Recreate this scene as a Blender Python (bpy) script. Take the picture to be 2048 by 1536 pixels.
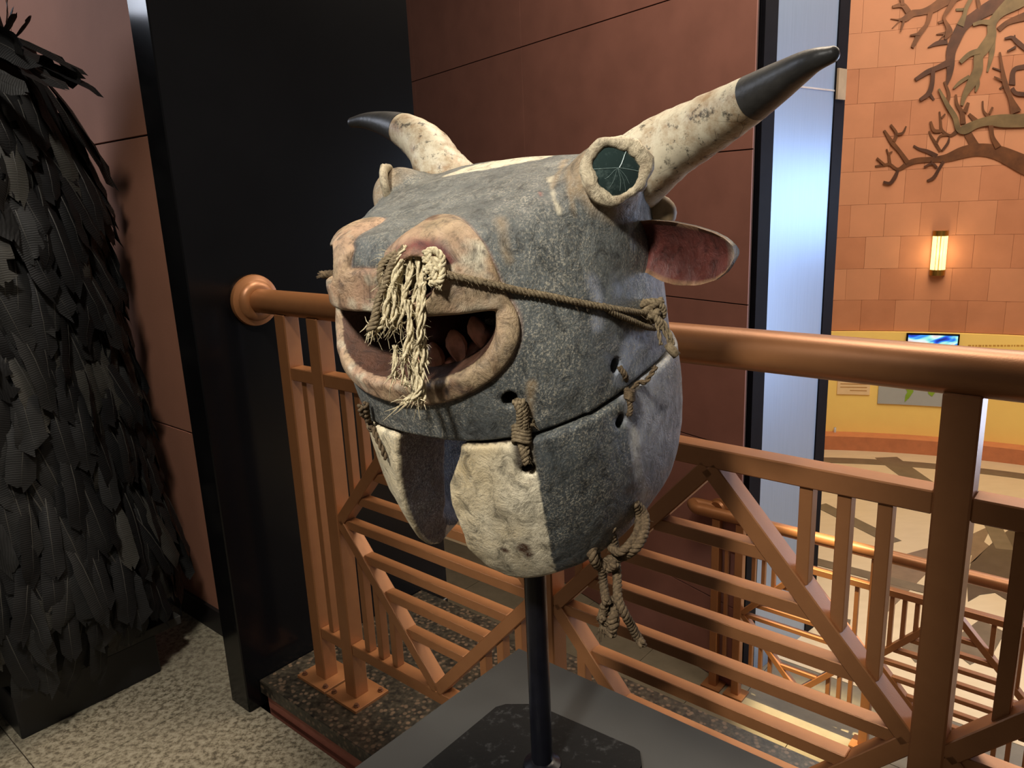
import bpy, math, random
import numpy as np
from mathutils import Vector, Matrix
from mathutils.bvhtree import BVHTree

random.seed(7)
rng = np.random.default_rng(7)
scene = bpy.context.scene
for o in list(bpy.data.objects):
    bpy.data.objects.remove(o)

# ------------------------------------------------------------------ camera
ZG = 0.0825                                   # height of the granite curb above the floor
CAM = np.array([0.0, 0.0, 1.27 + ZG])
FPX = 1522.26                                 # focal length in pixels of the 2048 px wide frame
_p, _r, _a = np.radians([13.9235, -2.5213, 49.0498])
_f = np.array([0, math.cos(_p), -math.sin(_p)])
_u = np.array([0, math.sin(_p), math.cos(_p)])
_x = np.array([1.0, 0, 0])
RT = math.cos(_r) * _x + math.sin(_r) * _u
UP = -math.sin(_r) * _x + math.cos(_r) * _u
cam = bpy.data.objects.new('camera', bpy.data.cameras.new('camera'))
scene.collection.objects.link(cam)
cam.data.sensor_width = 36
cam.data.lens = FPX / 2048 * 36
cam.data.clip_start = 0.02
cam.matrix_world = Matrix(((RT[0], UP[0], -_f[0], CAM[0]), (RT[1], UP[1], -_f[1], CAM[1]),
                           (RT[2], UP[2], -_f[2], CAM[2]), (0, 0, 0, 1)))
scene.camera = cam

# ------------------------------------------------------------------ world, exposure, lights
scene.view_settings.view_transform = 'Standard'
scene.view_settings.look = 'None'
scene.view_settings.gamma = 1
scene.view_settings.use_curve_mapping = False
scene.view_settings.exposure = 0.1
w = bpy.data.worlds.new('gallery_dim'); scene.world = w
w.use_nodes = True
w.node_tree.nodes['Background'].inputs[0].default_value = (1.0, 0.88, 0.76, 1)
w.node_tree.nodes['Background'].inputs[1].default_value = 0.06


def lamp(name, kind, loc, target, power, color, size=0.3, size_y=None, spot=60, blend=0.5):
    d = bpy.data.lights.new(name, kind)
    d.energy = power; d.color = color
    if kind == 'AREA':
        d.shape = 'RECTANGLE'; d.size = size; d.size_y = size_y or size
    elif kind == 'SPOT':
        d.shadow_soft_size = size; d.spot_size = math.radians(spot); d.spot_blend = blend
    else:
        d.shadow_soft_size = size
    o = bpy.data.objects.new(name, d)
    scene.collection.objects.link(o)
    o.location = loc
    o.rotation_euler = (Vector(target) - Vector(loc)).to_track_quat('-Z', 'Y').to_euler()
    return o


STONE = CAM + (RT * ((1620 - 1024) / FPX) + UP * (-(1448 - 768) / FPX) + _f) * ((-1.45 + ZG - CAM[2]) / (RT * ((1620 - 1024) / FPX) + UP * (-(1448 - 768) / FPX) + _f)[2])
WARM = (1.0, 0.84, 0.66)
NEUT = (1.0, 0.93, 0.84)
COOL = (0.62, 0.75, 1.0)
lamp('track_spot_mask', 'SPOT', (-0.75, -0.75, 2.75), (0.0, 0.9, 1.06), 300, (1.0, 0.955, 0.88), 0.12, spot=20, blend=0.3)
lamp('track_light_floor', 'SPOT', (-1.3, -0.6, 3.3), (-0.8, 1.0, 0.0), 62, NEUT, 0.2, spot=42, blend=0.8)
lamp('stair_spot', 'SPOT', (1.0, 2.6, 3.3), tuple(STONE), 4200, (1.0, 0.80, 0.44), 0.06, spot=10, blend=0.9)
lamp('back_wall_wash', 'AREA', (0.2, 3.1, 3.6), (0.3, 4.6, 0.6), 34, WARM, 1.4)
lamp('ceiling_light_rail', 'AREA', (0.55, 1.85, 3.7), (0.3, 1.6, 0.0), 62, WARM, 0.8)
lamp('ceiling_light_stair', 'AREA', (1.8, 2.7, 3.4), (1.5, 2.3, -1.4), 30, WARM, 0.7)
lamp('cool_fill_right', 'AREA', (4.1, 3.35, 0.7), (0.5, 1.0, 0.5), 60, COOL, 1.3, 2.0)  # unseen cool area light, added for bluish rims and sheen on the post sides
lamp('left_window', 'AREA', (-3.0, 2.15, 2.5), (-1.0, 1.9, 1.4), 22, (0.8, 0.86, 1.0), 0.7, 0.8)
lamp('cool_fill_jamb', 'AREA', (3.5, 4.45, 1.22), (1.4, 3.85, 1.05), 10, (0.42, 0.66, 1.0), 0.5, 0.6)  # unseen cool area light, added to give the jamb panel its bright reflection
lamp('costume_fill_spot', 'SPOT', (-0.35, -0.1, 3.4), (-1.15, 2.0, 0.7), 210, NEUT, 0.15, spot=36, blend=0.7)  # unseen spot, added to brighten the feather costume
lamp('far_ceiling_light', 'AREA', (3.4, 5.2, 3.9), (3.6, 6.6, -0.6), 108, (1.0, 0.86, 0.68), 2.6)
lamp('far_ceiling_light', 'AREA', (3.6, 3.6, 3.9), (3.2, 4.6, -1.4), 92, (1.0, 0.86, 0.68), 2.0)

# ------------------------------------------------------------------ layout measures
U = np.array([-math.sin(_a), math.cos(_a), 0])   # along the railing, away to the left
V = np.array([math.cos(_a), math.sin(_a), 0])    # across the railing, towards the stair
ZV = np.array([0, 0, 1.0])
A0 = np.array([-0.54624, 1.85763, 0.0])          # foot of the first rail post


def P(s, v, z):
    return A0 + s * U + v * V + z * ZV


def ray(px, py):
    return RT * ((px - 1024) / FPX) + UP * (-(py - 768) / FPX) + _f


def on_plane(px, py, P0, n):
    d = ray(px, py)
    return CAM + d * (((np.asarray(P0) - CAM) @ n) / (d @ n))


def on_z(px, py, z):
    return on_plane(px, py, (0, 0, z), ZV)


# ------------------------------------------------------------------ object helpers
coll = scene.collection


def tag(o, label=None, cat=None, group=None, kind=None):
    if label: o['label'] = label
    if cat: o['category'] = cat
    if group: o['group'] = group
    if kind: o['kind'] = kind
    return o


def empty(name, loc, label=None, cat=None, group=None, kind=None, mat3=None):
    o = bpy.data.objects.new(name, None)
    o.empty_display_size = 0.05
    coll.objects.link(o)
    M4 = Matrix.Identity(4)
    if mat3 is not None:
        M4 = Matrix(mat3).to_4x4()
    M4.translation = Vector(loc)
    o.matrix_world = M4
    return tag(o, label, cat, group, kind)


def mesh_data(name, V_, F_, mat=None, smooth=False):
    me = bpy.data.meshes.new(name)
    me.from_pydata([tuple(map(float, v)) for v in V_], [], [tuple(map(int, f)) for f in F_])
    if smooth:
        me.polygons.foreach_set('use_smooth', [True] * len(me.polygons))
    if mat: me.materials.append(mat)
    me.update()
    return me


def add(name, me, parent=None, world=True):
    o = bpy.data.objects.new(name, me)
    coll.objects.link(o)
    if parent is not None:
        o.parent = parent
        if world:
            o.matrix_parent_inverse = root_matrix(parent).inverted()
    return o


def root_matrix(o):
    m = o.matrix_basis.copy()
    while o.parent is not None:
        return root_matrix(o.parent) @ o.matrix_parent_inverse @ m
    return m


class MB:
    """collects simple solids into one mesh"""
    def __init__(self): self.v = []; self.f = []

    def add(self, vs, fs):
        n = len(self.v)
        self.v += [np.asarray(a, float) for a in vs]
        self.f += [tuple(i + n for i in f) for f in fs]
        return self

    def box(self, c, ax, ay, az):
        """box from centre and three half axis vectors, edges slightly chamfered"""
        c = np.asarray(c, float); ax, ay, az = map(lambda a: np.asarray(a, float), (ax, ay, az))
        b = min(np.linalg.norm(ax), np.linalg.norm(ay), np.linalg.norm(az)) * 0.12
        b = min(b, 0.003)
        def sh(a): return a * (1 - b / np.linalg.norm(a))
        vs = []; idx = {}
        for sx in (-1, 1):
            for sy in (-1, 1):
                for sz in (-1, 1):
                    for k in range(3):
                        e = [ax, ay, az]
                        e = [e[i] if i == k else sh(e[i]) for i in range(3)]
                        idx[sx, sy, sz, k] = len(vs)
                        vs.append(c + sx * e[0] + sy * e[1] + sz * e[2])
        fs = []
        det = np.dot(np.cross(ax, ay), az) > 0
        def face(q, n):
            a = np.cross(vs[q[1]] - vs[q[0]], vs[q[2]] - vs[q[0]])
            fs.append(q if a @ n > 0 else q[::-1])
        for k, (i, j) in enumerate(((1, 2), (2, 0), (0, 1))):
            for s in (-1, 1):
                q = []
                for a, b_ in ((-1, -1), (1, -1), (1, 1), (-1, 1)):
                    t = [0, 0, 0]; t[k] = s; t[i] = a; t[j] = b_
                    q.append(idx[t[0], t[1], t[2], k])
                face(tuple(q), s * (ax, ay, az)[k])
        for k in range(3):                      # edge strips
            i, j = (k + 1) % 3, (k + 2) % 3
            for a in (-1, 1):
                for b_ in (-1, 1):
                    q = []
                    for s, kk in ((-1, i), (1, i), (1, j), (-1, j)):
                        t = [0, 0, 0]; t[k] = s; t[i] = a; t[j] = b_
                        q.append(idx[t[0], t[1], t[2], kk])
                    face(tuple(q), a * (ax, ay, az)[i] / np.linalg.norm((ax, ay, az)[i]) + b_ * (ax, ay, az)[j] / np.linalg.norm((ax, ay, az)[j]))
        for sx in (-1, 1):
            for sy in (-1, 1):
                for sz in (-1, 1):
                    face(tuple(idx[sx, sy, sz, k] for k in range(3)),
                         sx * ax / np.linalg.norm(ax) + sy * ay / np.linalg.norm(ay) + sz * az / np.linalg.norm(az))
        return self.add(vs, fs)

    def bar(self, a, b, wdir, w, d):
        """rectangular bar from a to b; d across wdir, w across the third axis"""
        a, b = np.asarray(a, float), np.asarray(b, float)
        t = b - a; L = np.linalg.norm(t); t /= L
        n = np.asarray(wdir, float); n = n - t * (n @ t); n /= np.linalg.norm(n)
        m = np.cross(t, n)
        return self.box((a + b) / 2, t * L / 2, n * d / 2, m * w / 2)

    def tube(self, pts, rad, sides=12, caps=True, up=None, close=False):
        pts = [np.asarray(p, float) for p in pts]
        n = len(pts)
        if np.isscalar(rad): rad = [rad] * n
        T = []
        for i in range(n):
            t = pts[min(i + 1, n - 1)] - pts[max(i - 1, 0)] if not close else pts[(i + 1) % n] - pts[i - 1]
            T.append(t / (np.linalg.norm(t) + 1e-12))
        nrm = np.cross(T[0], up if up is not None else (ZV if abs(T[0][2]) < 0.9 else _x)); nrm /= np.linalg.norm(nrm)
        vs = []
        for i in range(n):
            nrm = nrm - T[i] * (nrm @ T[i]); nrm /= np.linalg.norm(nrm)
            bi = np.cross(T[i], nrm)
            for k in range(sides):
                a = 2 * math.pi * k / sides
                vs.append(pts[i] + rad[i] * (math.cos(a) * nrm + math.sin(a) * bi))
        fs = []
        for i in range(n - (0 if close else 1)):
            j = (i + 1) % n
            for k in range(sides):
                l = (k + 1) % sides
                fs.append((i * sides + k, i * sides + l, j * sides + l, j * sides + k))
        if caps and not close:
            fs.append(tuple(range(sides))[::-1])
            fs.append(tuple((n - 1) * sides + k for k in range(sides)))
        return self.add(vs, fs)

    def lathe(self, c, axis, prof, sides=24):
        """prof: (offset along axis, radius)"""
        axis = np.asarray(axis, float); axis /= np.linalg.norm(axis)
        n = np.cross(axis, ZV if abs(axis[2]) < 0.9 else _x); n /= np.linalg.norm(n); b = np.cross(axis, n)
        vs = []; fs = []
        for h, r in prof:
            for k in range(sides):
                a = 2 * math.pi * k / sides
                vs.append(np.asarray(c) + axis * h + r * (math.cos(a) * n + math.sin(a) * b))
        for i in range(len(prof) - 1):
            for k in range(sides):
                l = (k + 1) % sides
                fs.append((i * sides + k, i * sides + l, (i + 1) * sides + l, (i + 1) * sides + k))
        fs.append(tuple(range(sides))[::-1]); fs.append(tuple((len(prof) - 1) * sides + k for k in range(sides)))
        return self.add(vs, fs)

    def prism(self, poly, n, h):
        poly = [np.asarray(p, float) for p in poly]; n = np.asarray(n, float); k = len(poly)
        c = sum(np.cross(poly[i], poly[(i + 1) % k]) for i in range(k))
        if c @ n < 0: poly = poly[::-1]
        vs = [p + n * h for p in poly] + poly
        fs = [tuple(range(k)), tuple(range(2 * k - 1, k - 1, -1))]
        fs += [(i, i + k, (i + 1) % k + k, (i + 1) % k) for i in range(k)]
        return self.add(vs, fs)

    def build(self, name, mat, parent=None, smooth=False, angle=None):
        me = mesh_data(name, self.v, self.f, mat, smooth)
        if angle is not None:
            me.polygons.foreach_set('use_smooth', [True] * len(me.polygons))
            try: me.set_sharp_from_angle(angle=math.radians(angle))
            except Exception: pass
        return add(name, me, parent)


def spline(pts, n):
    """Catmull-Rom through points, n samples"""
    p = [np.asarray(a, float) for a in pts]
    p = [2 * p[0] - p[1]] + p + [2 * p[-1] - p[-2]]
    m = len(p) - 3
    out = []
    for i in range(n):
        t = i / (n - 1) * m; k = min(int(t), m - 1); t -= k
        a, b, c, d = p[k:k + 4]
        out.append(0.5 * (2 * b + (c - a) * t + (2 * a - 5 * b + 4 * c - d) * t * t + (3 * b - a - 3 * c + d) * t ** 3))
    return out


# ------------------------------------------------------------------ materials
def lin(c):
    return tuple((x / 255 / 12.92 if x / 255 <= 0.04045 else ((x / 255 + 0.055) / 1.055) ** 2.4) for x in c)


class NT:
    def __init__(self, name):
        self.m = bpy.data.materials.new(name); self.m.use_nodes = True
        self.t = self.m.node_tree; self.n = self.t.nodes
        self.b = self.n['Principled BSDF']
        self.tc = self.n.new('ShaderNodeTexCoord')

    def node(self, typ, **kw):
        n = self.n.new(typ)
        for k, v in kw.items():
            if k in n.inputs: n.inputs[k].default_value = v
            else: setattr(n, k, v)
        return n

    def link(self, a, b): self.t.links.new(a, b)

    def noise(self, scale, detail=4, rough=0.55, coord='Object', stretch=None):
        n = self.node('ShaderNodeTexNoise', Scale=scale, Detail=detail, Roughness=rough)
        src = self.tc.outputs[coord]
        if stretch:
            mp = self.node('ShaderNodeMapping'); mp.inputs['Scale'].default_value = stretch
            self.link(src, mp.inputs['Vector']); src = mp.outputs[0]
        self.link(src, n.inputs['Vector'])
        return n.outputs['Fac']

    def voronoi(self, scale, feature='F1', out='Distance', coord='Object'):
        n = self.node('ShaderNodeTexVoronoi', Scale=scale)
        n.feature = feature
        self.link(self.tc.outputs[coord], n.inputs['Vector'])
        return n.outputs[out]

    def ramp(self, fac, stops):
        r = self.n.new('ShaderNodeValToRGB')
        e = r.color_ramp.elements
        while len(e) < len(stops): e.new(0.5)
        for el, (p, c) in zip(e, stops):
            el.position = p
            el.color = (*c, 1) if not np.isscalar(c) else (c, c, c, 1)
        self.link(fac, r.inputs[0])
        return r.outputs[0]

    def mix(self, fac, a, b, blend='MIX'):
        m = self.node('ShaderNodeMix'); m.data_type = 'RGBA'; m.blend_type = blend
        for s, k in ((fac, 0), (a, 6), (b, 7)):
            if np.isscalar(s): m.inputs[k].default_value = s
            elif isinstance(s, tuple): m.inputs[k].default_value = (*s, 1)
            else: self.link(s, m.inputs[k])
        return m.outputs[2]

    def bump(self, h, strength=0.3, dist=0.002):
        b = self.node('ShaderNodeBump', Strength=strength, Distance=dist)
        self.link(h, b.inputs['Height'])
        if self.b.inputs['Normal'].links:
            self.link(self.b.inputs['Normal'].links[0].from_socket, b.inputs['Normal'])
        self.link(b.outputs[0], self.b.inputs['Normal'])
        return self

    def color(self, c):
        if isinstance(c, tuple): self.b.inputs['Base Color'].default_value = (*c, 1)
        else: self.link(c, self.b.inputs['Base Color'])
        return self

    def set(self, rough=0.5, metal=0.0, spec=0.5):
        if np.isscalar(rough): self.b.inputs['Roughness'].default_value = rough
        else: self.link(rough, self.b.inputs['Roughness'])
        self.b.inputs['Metallic'].default_value = metal
        self.b.inputs['Specular IOR Level'].default_value = spec
        return self


def simple(name, c, rough=0.5, metal=0, spec=0.5, var=0.15, vscale=12, bump=None):
    t = NT(name)
    c2 = tuple(x * (1 - var) for x in c); c3 = tuple(min(1, x * (1 + var)) for x in c)
    t.color(t.mix(t.ramp(t.noise(vscale), [(0.3, 0.0), (0.7, 1.0)]), c2, c3)).set(rough, metal, spec)
    if bump: t.bump(t.noise(bump[0], 6), bump[1])
    return t.m


# copper-brown paint of the railings
t = NT('copper_paint')
t.color(t.mix(t.noise(35, 5), (0.26, 0.108, 0.040), (0.33, 0.140, 0.053))).set(0.38, 0.35, 0.5)
t.bump(t.noise(420, 3), 0.06)
M_COPPER = t.m
M_COPPER_DARK = simple('copper_bolt', (0.16, 0.07, 0.035), 0.45, 0.5)
M_BLACK = simple('black_lacquer', (0.0035, 0.0035, 0.004), 0.18, 0, 0.3, var=0.2, vscale=3)
M_BLACKTRIM = simple('dark_bronze_trim', (0.006, 0.006, 0.009), 0.6, 0, 0.06)
M_BASEBOARD = simple('dark_baseboard', (0.012, 0.010, 0.010), 0.5)
M_WALLRED = simple('terracotta_stone', lin((136, 93, 82)), 0.55, 0, 0.3, var=0.10, vscale=5, bump=(220, 0.06))
M_WALLLEFT = simple('terracotta_plaster', lin((158, 110, 88)), 0.75, 0, 0.25, var=0.08, vscale=4, bump=(160, 0.18))
M_JOINT = simple('dark_joint', (0.05, 0.022, 0.015), 0.9)
t = NT('brushed_metal_panel')
t.color(t.mix(t.noise(6, 4, stretch=(30, 30, 0.6)), (0.28, 0.37, 0.52), (0.36, 0.47, 0.64))).set(0.40, 0.6, 0.5)
M_METAL = t.m
t = NT('terrazzo')
c = t.voronoi(150, 'F1', 'Color')
g = t.ramp(t.noise(62, 5, 0.72), [(0.39, (0.10, 0.085, 0.06)), (0.46, (0.22, 0.19, 0.13)), (0.54, (0.36, 0.32, 0.23)), (0.68, (0.46, 0.42, 0.32))])
t.color(t.mix(t.ramp(t.noise(3, 3), [(0.35, 0.0), (0.7, 0.35)]), g, (0.30, 0.26, 0.19))).set(0.38)
M_TERRAZZO = t.m
t = NT('brown_granite')
d = t.voronoi(62, 'F1', 'Distance')
n1 = t.noise(90, 5)
g = t.ramp(n1, [(0.35, (0.012, 0.010, 0.008)), (0.55, (0.035, 0.029, 0.02)), (0.75, (0.07, 0.056, 0.04))])
t.color(t.mix(t.ramp(d, [(0.26, 0.85), (0.40, 0.0)]), g, t.mix(t.noise(25, 2), (0.05, 0.037, 0.025), (0.19, 0.125, 0.08)))).set(0.3)
M_GRANITE = t.m
M_FASCIA = simple('terracotta_fascia', lin((150, 92, 76)), 0.5, var=0.12, vscale=20)
t = NT('grey_flagstone')
t.color(t.mix(t.noise(9, 7, 0.65), (0.10, 0.083, 0.055), (0.22, 0.185, 0.125))).set(0.55)
t.bump(t.noise(30, 6), 0.25)
M_FLAG = t.m
t = NT('sand_stone_floor')
t.color(t.mix(t.noise(5, 6, 0.6, stretch=(1, 3, 1)), (0.60, 0.47, 0.29), (0.74, 0.60, 0.40))).set(0.3)
M_SAND = t.m
M_INLAY = simple('dark_inlay', (0.15, 0.115, 0.075), 0.32, var=0.15)
M_INLAY2 = simple('brown_inlay', (0.20, 0.135, 0.085), 0.32, var=0.15)
t = NT('far_block_stone')
M_FARJOINT = simple('far_joint', lin((176, 116, 84)), 0.8)
oi = t.node('ShaderNodeObjectInfo')
cc = t.ramp(oi.outputs['Random'], [(0.0, lin((176, 116, 84))), (0.5, lin((186, 126, 92))), (1.0, lin((194, 136, 102)))])
t.color(t.mix(t.ramp(t.noise(4, 5), [(0.35, 0.0), (0.8, 0.35)]), cc, lin((220, 150, 112)))).set(0.6, 0, 0.3)
M_BLOCK = t.m
M_YELLOW = simple('yellow_display_paint', lin((254, 216, 122)), 0.6, var=0.05, vscale=2)
M_LEDGE = simple('terracotta_ledge', lin((196, 122, 82)), 0.4, var=0.1)
M_GREYSIGN = simple('grey_sign', lin((168, 172, 172)), 0.5, var=0.03)
M_GREENLEAF = simple('green_print', lin((130, 165, 45)), 0.6, var=0.1)
M_TEXTPANEL = simple('beige_text_panel', lin((236, 205, 158)), 0.6, var=0.04)
M_TEXT = simple('brown_print', lin((176, 130, 70)), 0.7, var=0.05)
M_TREE1 = simple('rusted_steel', lin((100, 60, 32)), 0.5, 0.35, var=0.35, vscale=9)
M_TREE2 = simple('verdigris_steel', lin((108, 88, 58)), 0.5, 0.3, var=0.3, vscale=9)
M_TREE3 = simple('dark_steel', lin((80, 48, 32)), 0.5, 0.35, var=0.3, vscale=9)
M_BRASS = simple('brass', (0.42, 0.25, 0.06), 0.3, 0.9)
M_POLE = simple('black_pole', (0.006, 0.006, 0.009), 0.28, 0.2, var=0.3, vscale=40)
t = NT('worn_black_plate')
t.color(t.mix(t.ramp(t.noise(60, 6, 0.7), [(0.56, 0.0), (0.74, 1.0)]), (0.004, 0.004, 0.004), (0.04, 0.04, 0.04))).set(0.6, 0, 0.15)
t.bump(t.noise(90, 4), 0.3)
M_PLATE = t.m
t = NT('dark_grey_plinth')
t.color(t.mix(t.noise(6, 5), (0.020, 0.021, 0.0205), (0.028, 0.029, 0.028))).set(t.ramp(t.noise(5, 3), [(0.4, 0.42), (0.65, 0.6)]))
M_PLINTH = t.m
M_BOX = simple('black_box_paint', (0.006, 0.006, 0.007), 0.4, var=0.3)
M_BOXTOP = simple('worn_grey_board', (0.035, 0.033, 0.03), 0.5, var=0.4, vscale=25)


def emis(name, c, s):
    t = NT(name); t.color((0.02, 0.02, 0.02))
    t.b.inputs['Emission Color'].default_value = (*c, 1); t.b.inputs['Emission Strength'].default_value = s
    return t.m


# ------------------------------------------------------------------ setting
ZL = -1.45 + ZG                                 # floor of the lower gallery
SF = 0.14                                       # s of the black partition's face


def sbox(mb, s0, s1, v0, v1, z0, z1):
    return mb.box(P((s0 + s1) / 2, (v0 + v1) / 2, (z0 + z1) / 2), U * abs(s1 - s0) / 2, V * abs(v1 - v0) / 2, ZV * abs(z1 - z0) / 2)


def structure(name, mb, mat, **k):
    return tag(mb.build(name, mat, **k), kind='structure')


# upper floor: a slab with terrazzo tiles laid on it
fl = MB(); sbox(fl, -3.2, 5.0, -3.4, -0.131, ZL - 0.05, -0.006); sbox(fl, 0.235, 5.0, -0.131, 0.0, ZL - 0.05, -0.006)
floor = structure('floor', fl, M_JOINT)
TS = 0.62
tile_me = {}
for i in range(-4, 8):
    for j in range(-5, 0):
        s0, s1, v0, v1 = i * TS + 0.30, i * TS + TS + 0.30, j * TS - 0.0, j * TS + TS
        if v1 > -0.131 and s0 < 0.26:
            v1 = -0.131
        if s1 < -2.4 or v1 < -2.2: continue
        m = MB(); sbox(m, s0 + 0.0012, s1 - 0.0012, v0 + 0.0012, v1 - 0.0012, -0.006, 0.0)
        m.build('floor_tile', M_TERRAZZO, floor)

# granite curb under the railing
cb = MB(); sbox(cb, SF - 4.4, SF - 0.001, -0.127, 0.485, ZG - 0.04, ZG)
curb = structure('trim_1', cb, M_GRANITE)
fa = MB(); sbox(fa, SF - 4.4, SF - 0.02, -0.118, -0.108, 0.0, ZG - 0.04)
fa.build('fascia', M_FASCIA, curb)
fb = MB(); sbox(fb, SF - 4.4, SF - 0.001, -0.108, 0.47, ZL, ZG - 0.04)
fb.build('stair_side', M_FASCIA, curb)

# black lacquered partition at the left
pt = MB(); sbox(pt, SF, SF + 0.092, -0.167, 0.605, 0.0, 3.6); sbox(pt, SF, SF + 0.092, 0.0, 0.605, ZL, 0.0)
structure('wall_partition', pt, M_BLACK)

# left wall in big panels with open joints
wl = MB(); sbox(wl, SF + 0.092, 5.0, 0.012, 0.10, -0.006, 3.6)
wall_left = structure('wall_left', wl, M_JOINT)
zs = [0.0, 0.603 + ZG, 1.476 + ZG, 2.349 + ZG, 3.6]
for a, b in zip(zs[:-1], zs[1:]):
    for s0, s1 in ((SF + 0.092, 1.45), (1.45, 3.2), (3.2, 5.0)):
        m = MB(); sbox(m, s0 + 0.002, s1 - 0.002, 0.0, 0.012, a + 0.0025, b - 0.0025)
        m.build('panel', M_WALLLEFT, wall_left)
bb = MB(); sbox(bb, SF + 0.092, 5.0, -0.012, 0.0, 0.0, 0.085)
structure('baseboard_left', bb, M_BASEBOARD)

# back wall on the far side of the stair
W1 = np.array([1.05406, 3.85185, 0.0]); WD = np.array([-0.55298, 0.83319, 0.0]); WN = np.array([WD[1], -WD[0], 0.0]) * -1
if WN @ (CAM - W1) < 0: WN = -WN
WEND = -0.20


def Wp(al, out, z): return W1 + al * WD + out * WN + z * ZV


def wbox(mb, a0, a1, o0, o1, z0, z1):
    return mb.box(Wp((a0 + a1) / 2, (o0 + o1) / 2, (z0 + z1) / 2), WD * (a1 - a0) / 2, WN * (o1 - o0) / 2, ZV * (z1 - z0) / 2)


wb = MB(); wbox(wb, WEND + 0.004, 6.9, -0.022, -0.008, ZL, 3.7)
wall_back = structure('wall_back', wb, M_JOINT)
zs = [ZL, -0.96 + ZG, -0.05 + ZG, 0.70 + ZG, 1.43 + ZG, 2.18 + ZG, 2.93 + ZG, 3.7]
for k, (a, b) in enumerate(zip(zs[:-1], zs[1:])):
    for a0, a1 in ((WEND, 1.63), (1.63, 3.1), (3.1, 4.6), (4.6, 6.9)):
        m = MB(); wbox(m, a0 + (0.0008 if a0 > 0 else 0), a1 - 0.0008, -0.008, 0.0, a + 0.003, b - 0.003)
        m.build('panel', M_WALLRED, wall_back)

# portal jamb: dark trim, bright metal panel, dark trim
J0 = Wp(WEND, 0.0, 0.0)
JD = np.array([0.755, 0.656, 0.0]); JN = np.array([JD[1], -JD[0], 0])


def jx(px, py=608):
    q = on_plane(px, py, J0, JN); return (q - J0) @ JD


def jbox(mb, a0, a1, o0, o1, z0, z1):
    return mb.box(J0 + JD * (a0 + a1) / 2 + JN * (o0 + o1) / 2 + ZV * (z0 + z1) / 2, JD * (a1 - a0) / 2, JN * (o1 - o0) / 2, ZV * (z1 - z0) / 2)


ja, jb, jc, jd = jx(1511), jx(1535), jx(1647), jx(1666)
m = MB(); jbox(m, ja, jd, -0.30, -0.02, ZL, 3.7)
jamb = structure('trim_2', m, M_BLACKTRIM)
m = MB(); jbox(m, ja, jb, -0.02, 0.0, ZL, 3.7); m.build('jamb_strip', M_BLACKTRIM, jamb)
m = MB(); jbox(m, jc, jd, -0.02, 0.0, ZL, 3.7); m.build('jamb_strip', M_BLACKTRIM, jamb)
jz = on_plane(1625, 176, J0, JN)[2]
for a, b in ((ZL, jz - 0.004), (jz + 0.004, 3.7)):
    m = MB(); jbox(m, jb + 0.002, jc - 0.002, -0.02, -0.006, a, b); m.build('metal_panel', M_METAL, jamb)
m = MB(); jbox(m, jb, jc, -0.012, -0.003, jz - 0.004, jz + 0.004); m.build('seam_strip', simple('bright_seam', (0.75, 0.75, 0.75), 0.3, 0.6), jamb)
m = MB(); jbox(m, jc + 0.004, jd - 0.02, 0.0, 0.012, on_plane(1682, 200, J0, JN)[2], on_plane(1684, 138, J0, JN)[2])
m.build('wall_box', simple('cream_box', lin((150, 128, 100)), 0.5), jamb)

# lower floor: grey flagstones by the wall and the railing, sand coloured stone beyond
VB = 2.93                                       # v where the grey stone ends
lf = MB(); sbox(lf, -9.0, 3.6, 0.49, 9.5, ZL - 0.06, ZL - 0.012)
floor_low = structure('floor_lower', lf, M_JOINT)
vv = [0.49, 1.0, 1.45, 1.95, 2.42, VB]
for j in range(5):
    s = 3.2 - (0.35 if j % 2 else 0)
    while s > -4.6:
        L = 0.55 + 0.3 * random.random()
        m = MB(); sbox(m, s - L + 0.0015, s - 0.0015, vv[j] + 0.0015, vv[j + 1] - 0.0015, ZL - 0.012, ZL - 0.003 + 0.003 * random.random())
        m.build('flagstone', M_FLAG, floor_low)
        s -= L
m = MB(); sbox(m, -9.0, 3.6, VB, 9.5, ZL - 0.012, ZL); m.build('stone_field', M_SAND, floor_low)

# ------------------------------------------------------------------ far curved wall
CW = np.array([2.30, 3.03, 0.0]); RW = 4.81


def cyl_hit(px, py, R):
    d = ray(px, py); o = CAM - CW
    a = d[0] ** 2 + d[1] ** 2; b = 2 * (o[0] * d[0] + o[1] * d[1]); c = o[0] ** 2 + o[1] ** 2 - R * R
    tt = (-b + math.sqrt(b * b - 4 * a * c)) / (2 * a)
    q = CAM + tt * d
    return math.atan2(q[1] - CW[1], q[0] - CW[0]), q[2]


def cyl(th, R, z): return CW + R * np.array([math.cos(th), math.sin(th), 0]) + z * ZV


def cyl_slab(mb, t0, t1, R0, R1, z0, z1, n=2):
    """curved slab between two radii"""
    vs = []; fs = []
    for i in range(n + 1):
        th = t0 + (t1 - t0) * i / n
        vs += [cyl(th, R0, z0), cyl(th, R1, z0), cyl(th, R1, z1), cyl(th, R0, z1)]
    for i in range(n):
        a, b = 4 * i, 4 * i + 4
        for k in range(4):
            l = (k + 1) % 4
            fs.append((a + k, a + l, b + l, b + k))
    fs += [(3, 2, 1, 0), (4 * n, 4 * n + 1, 4 * n + 2, 4 * n + 3)]
    return mb.add(vs, fs)


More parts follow.
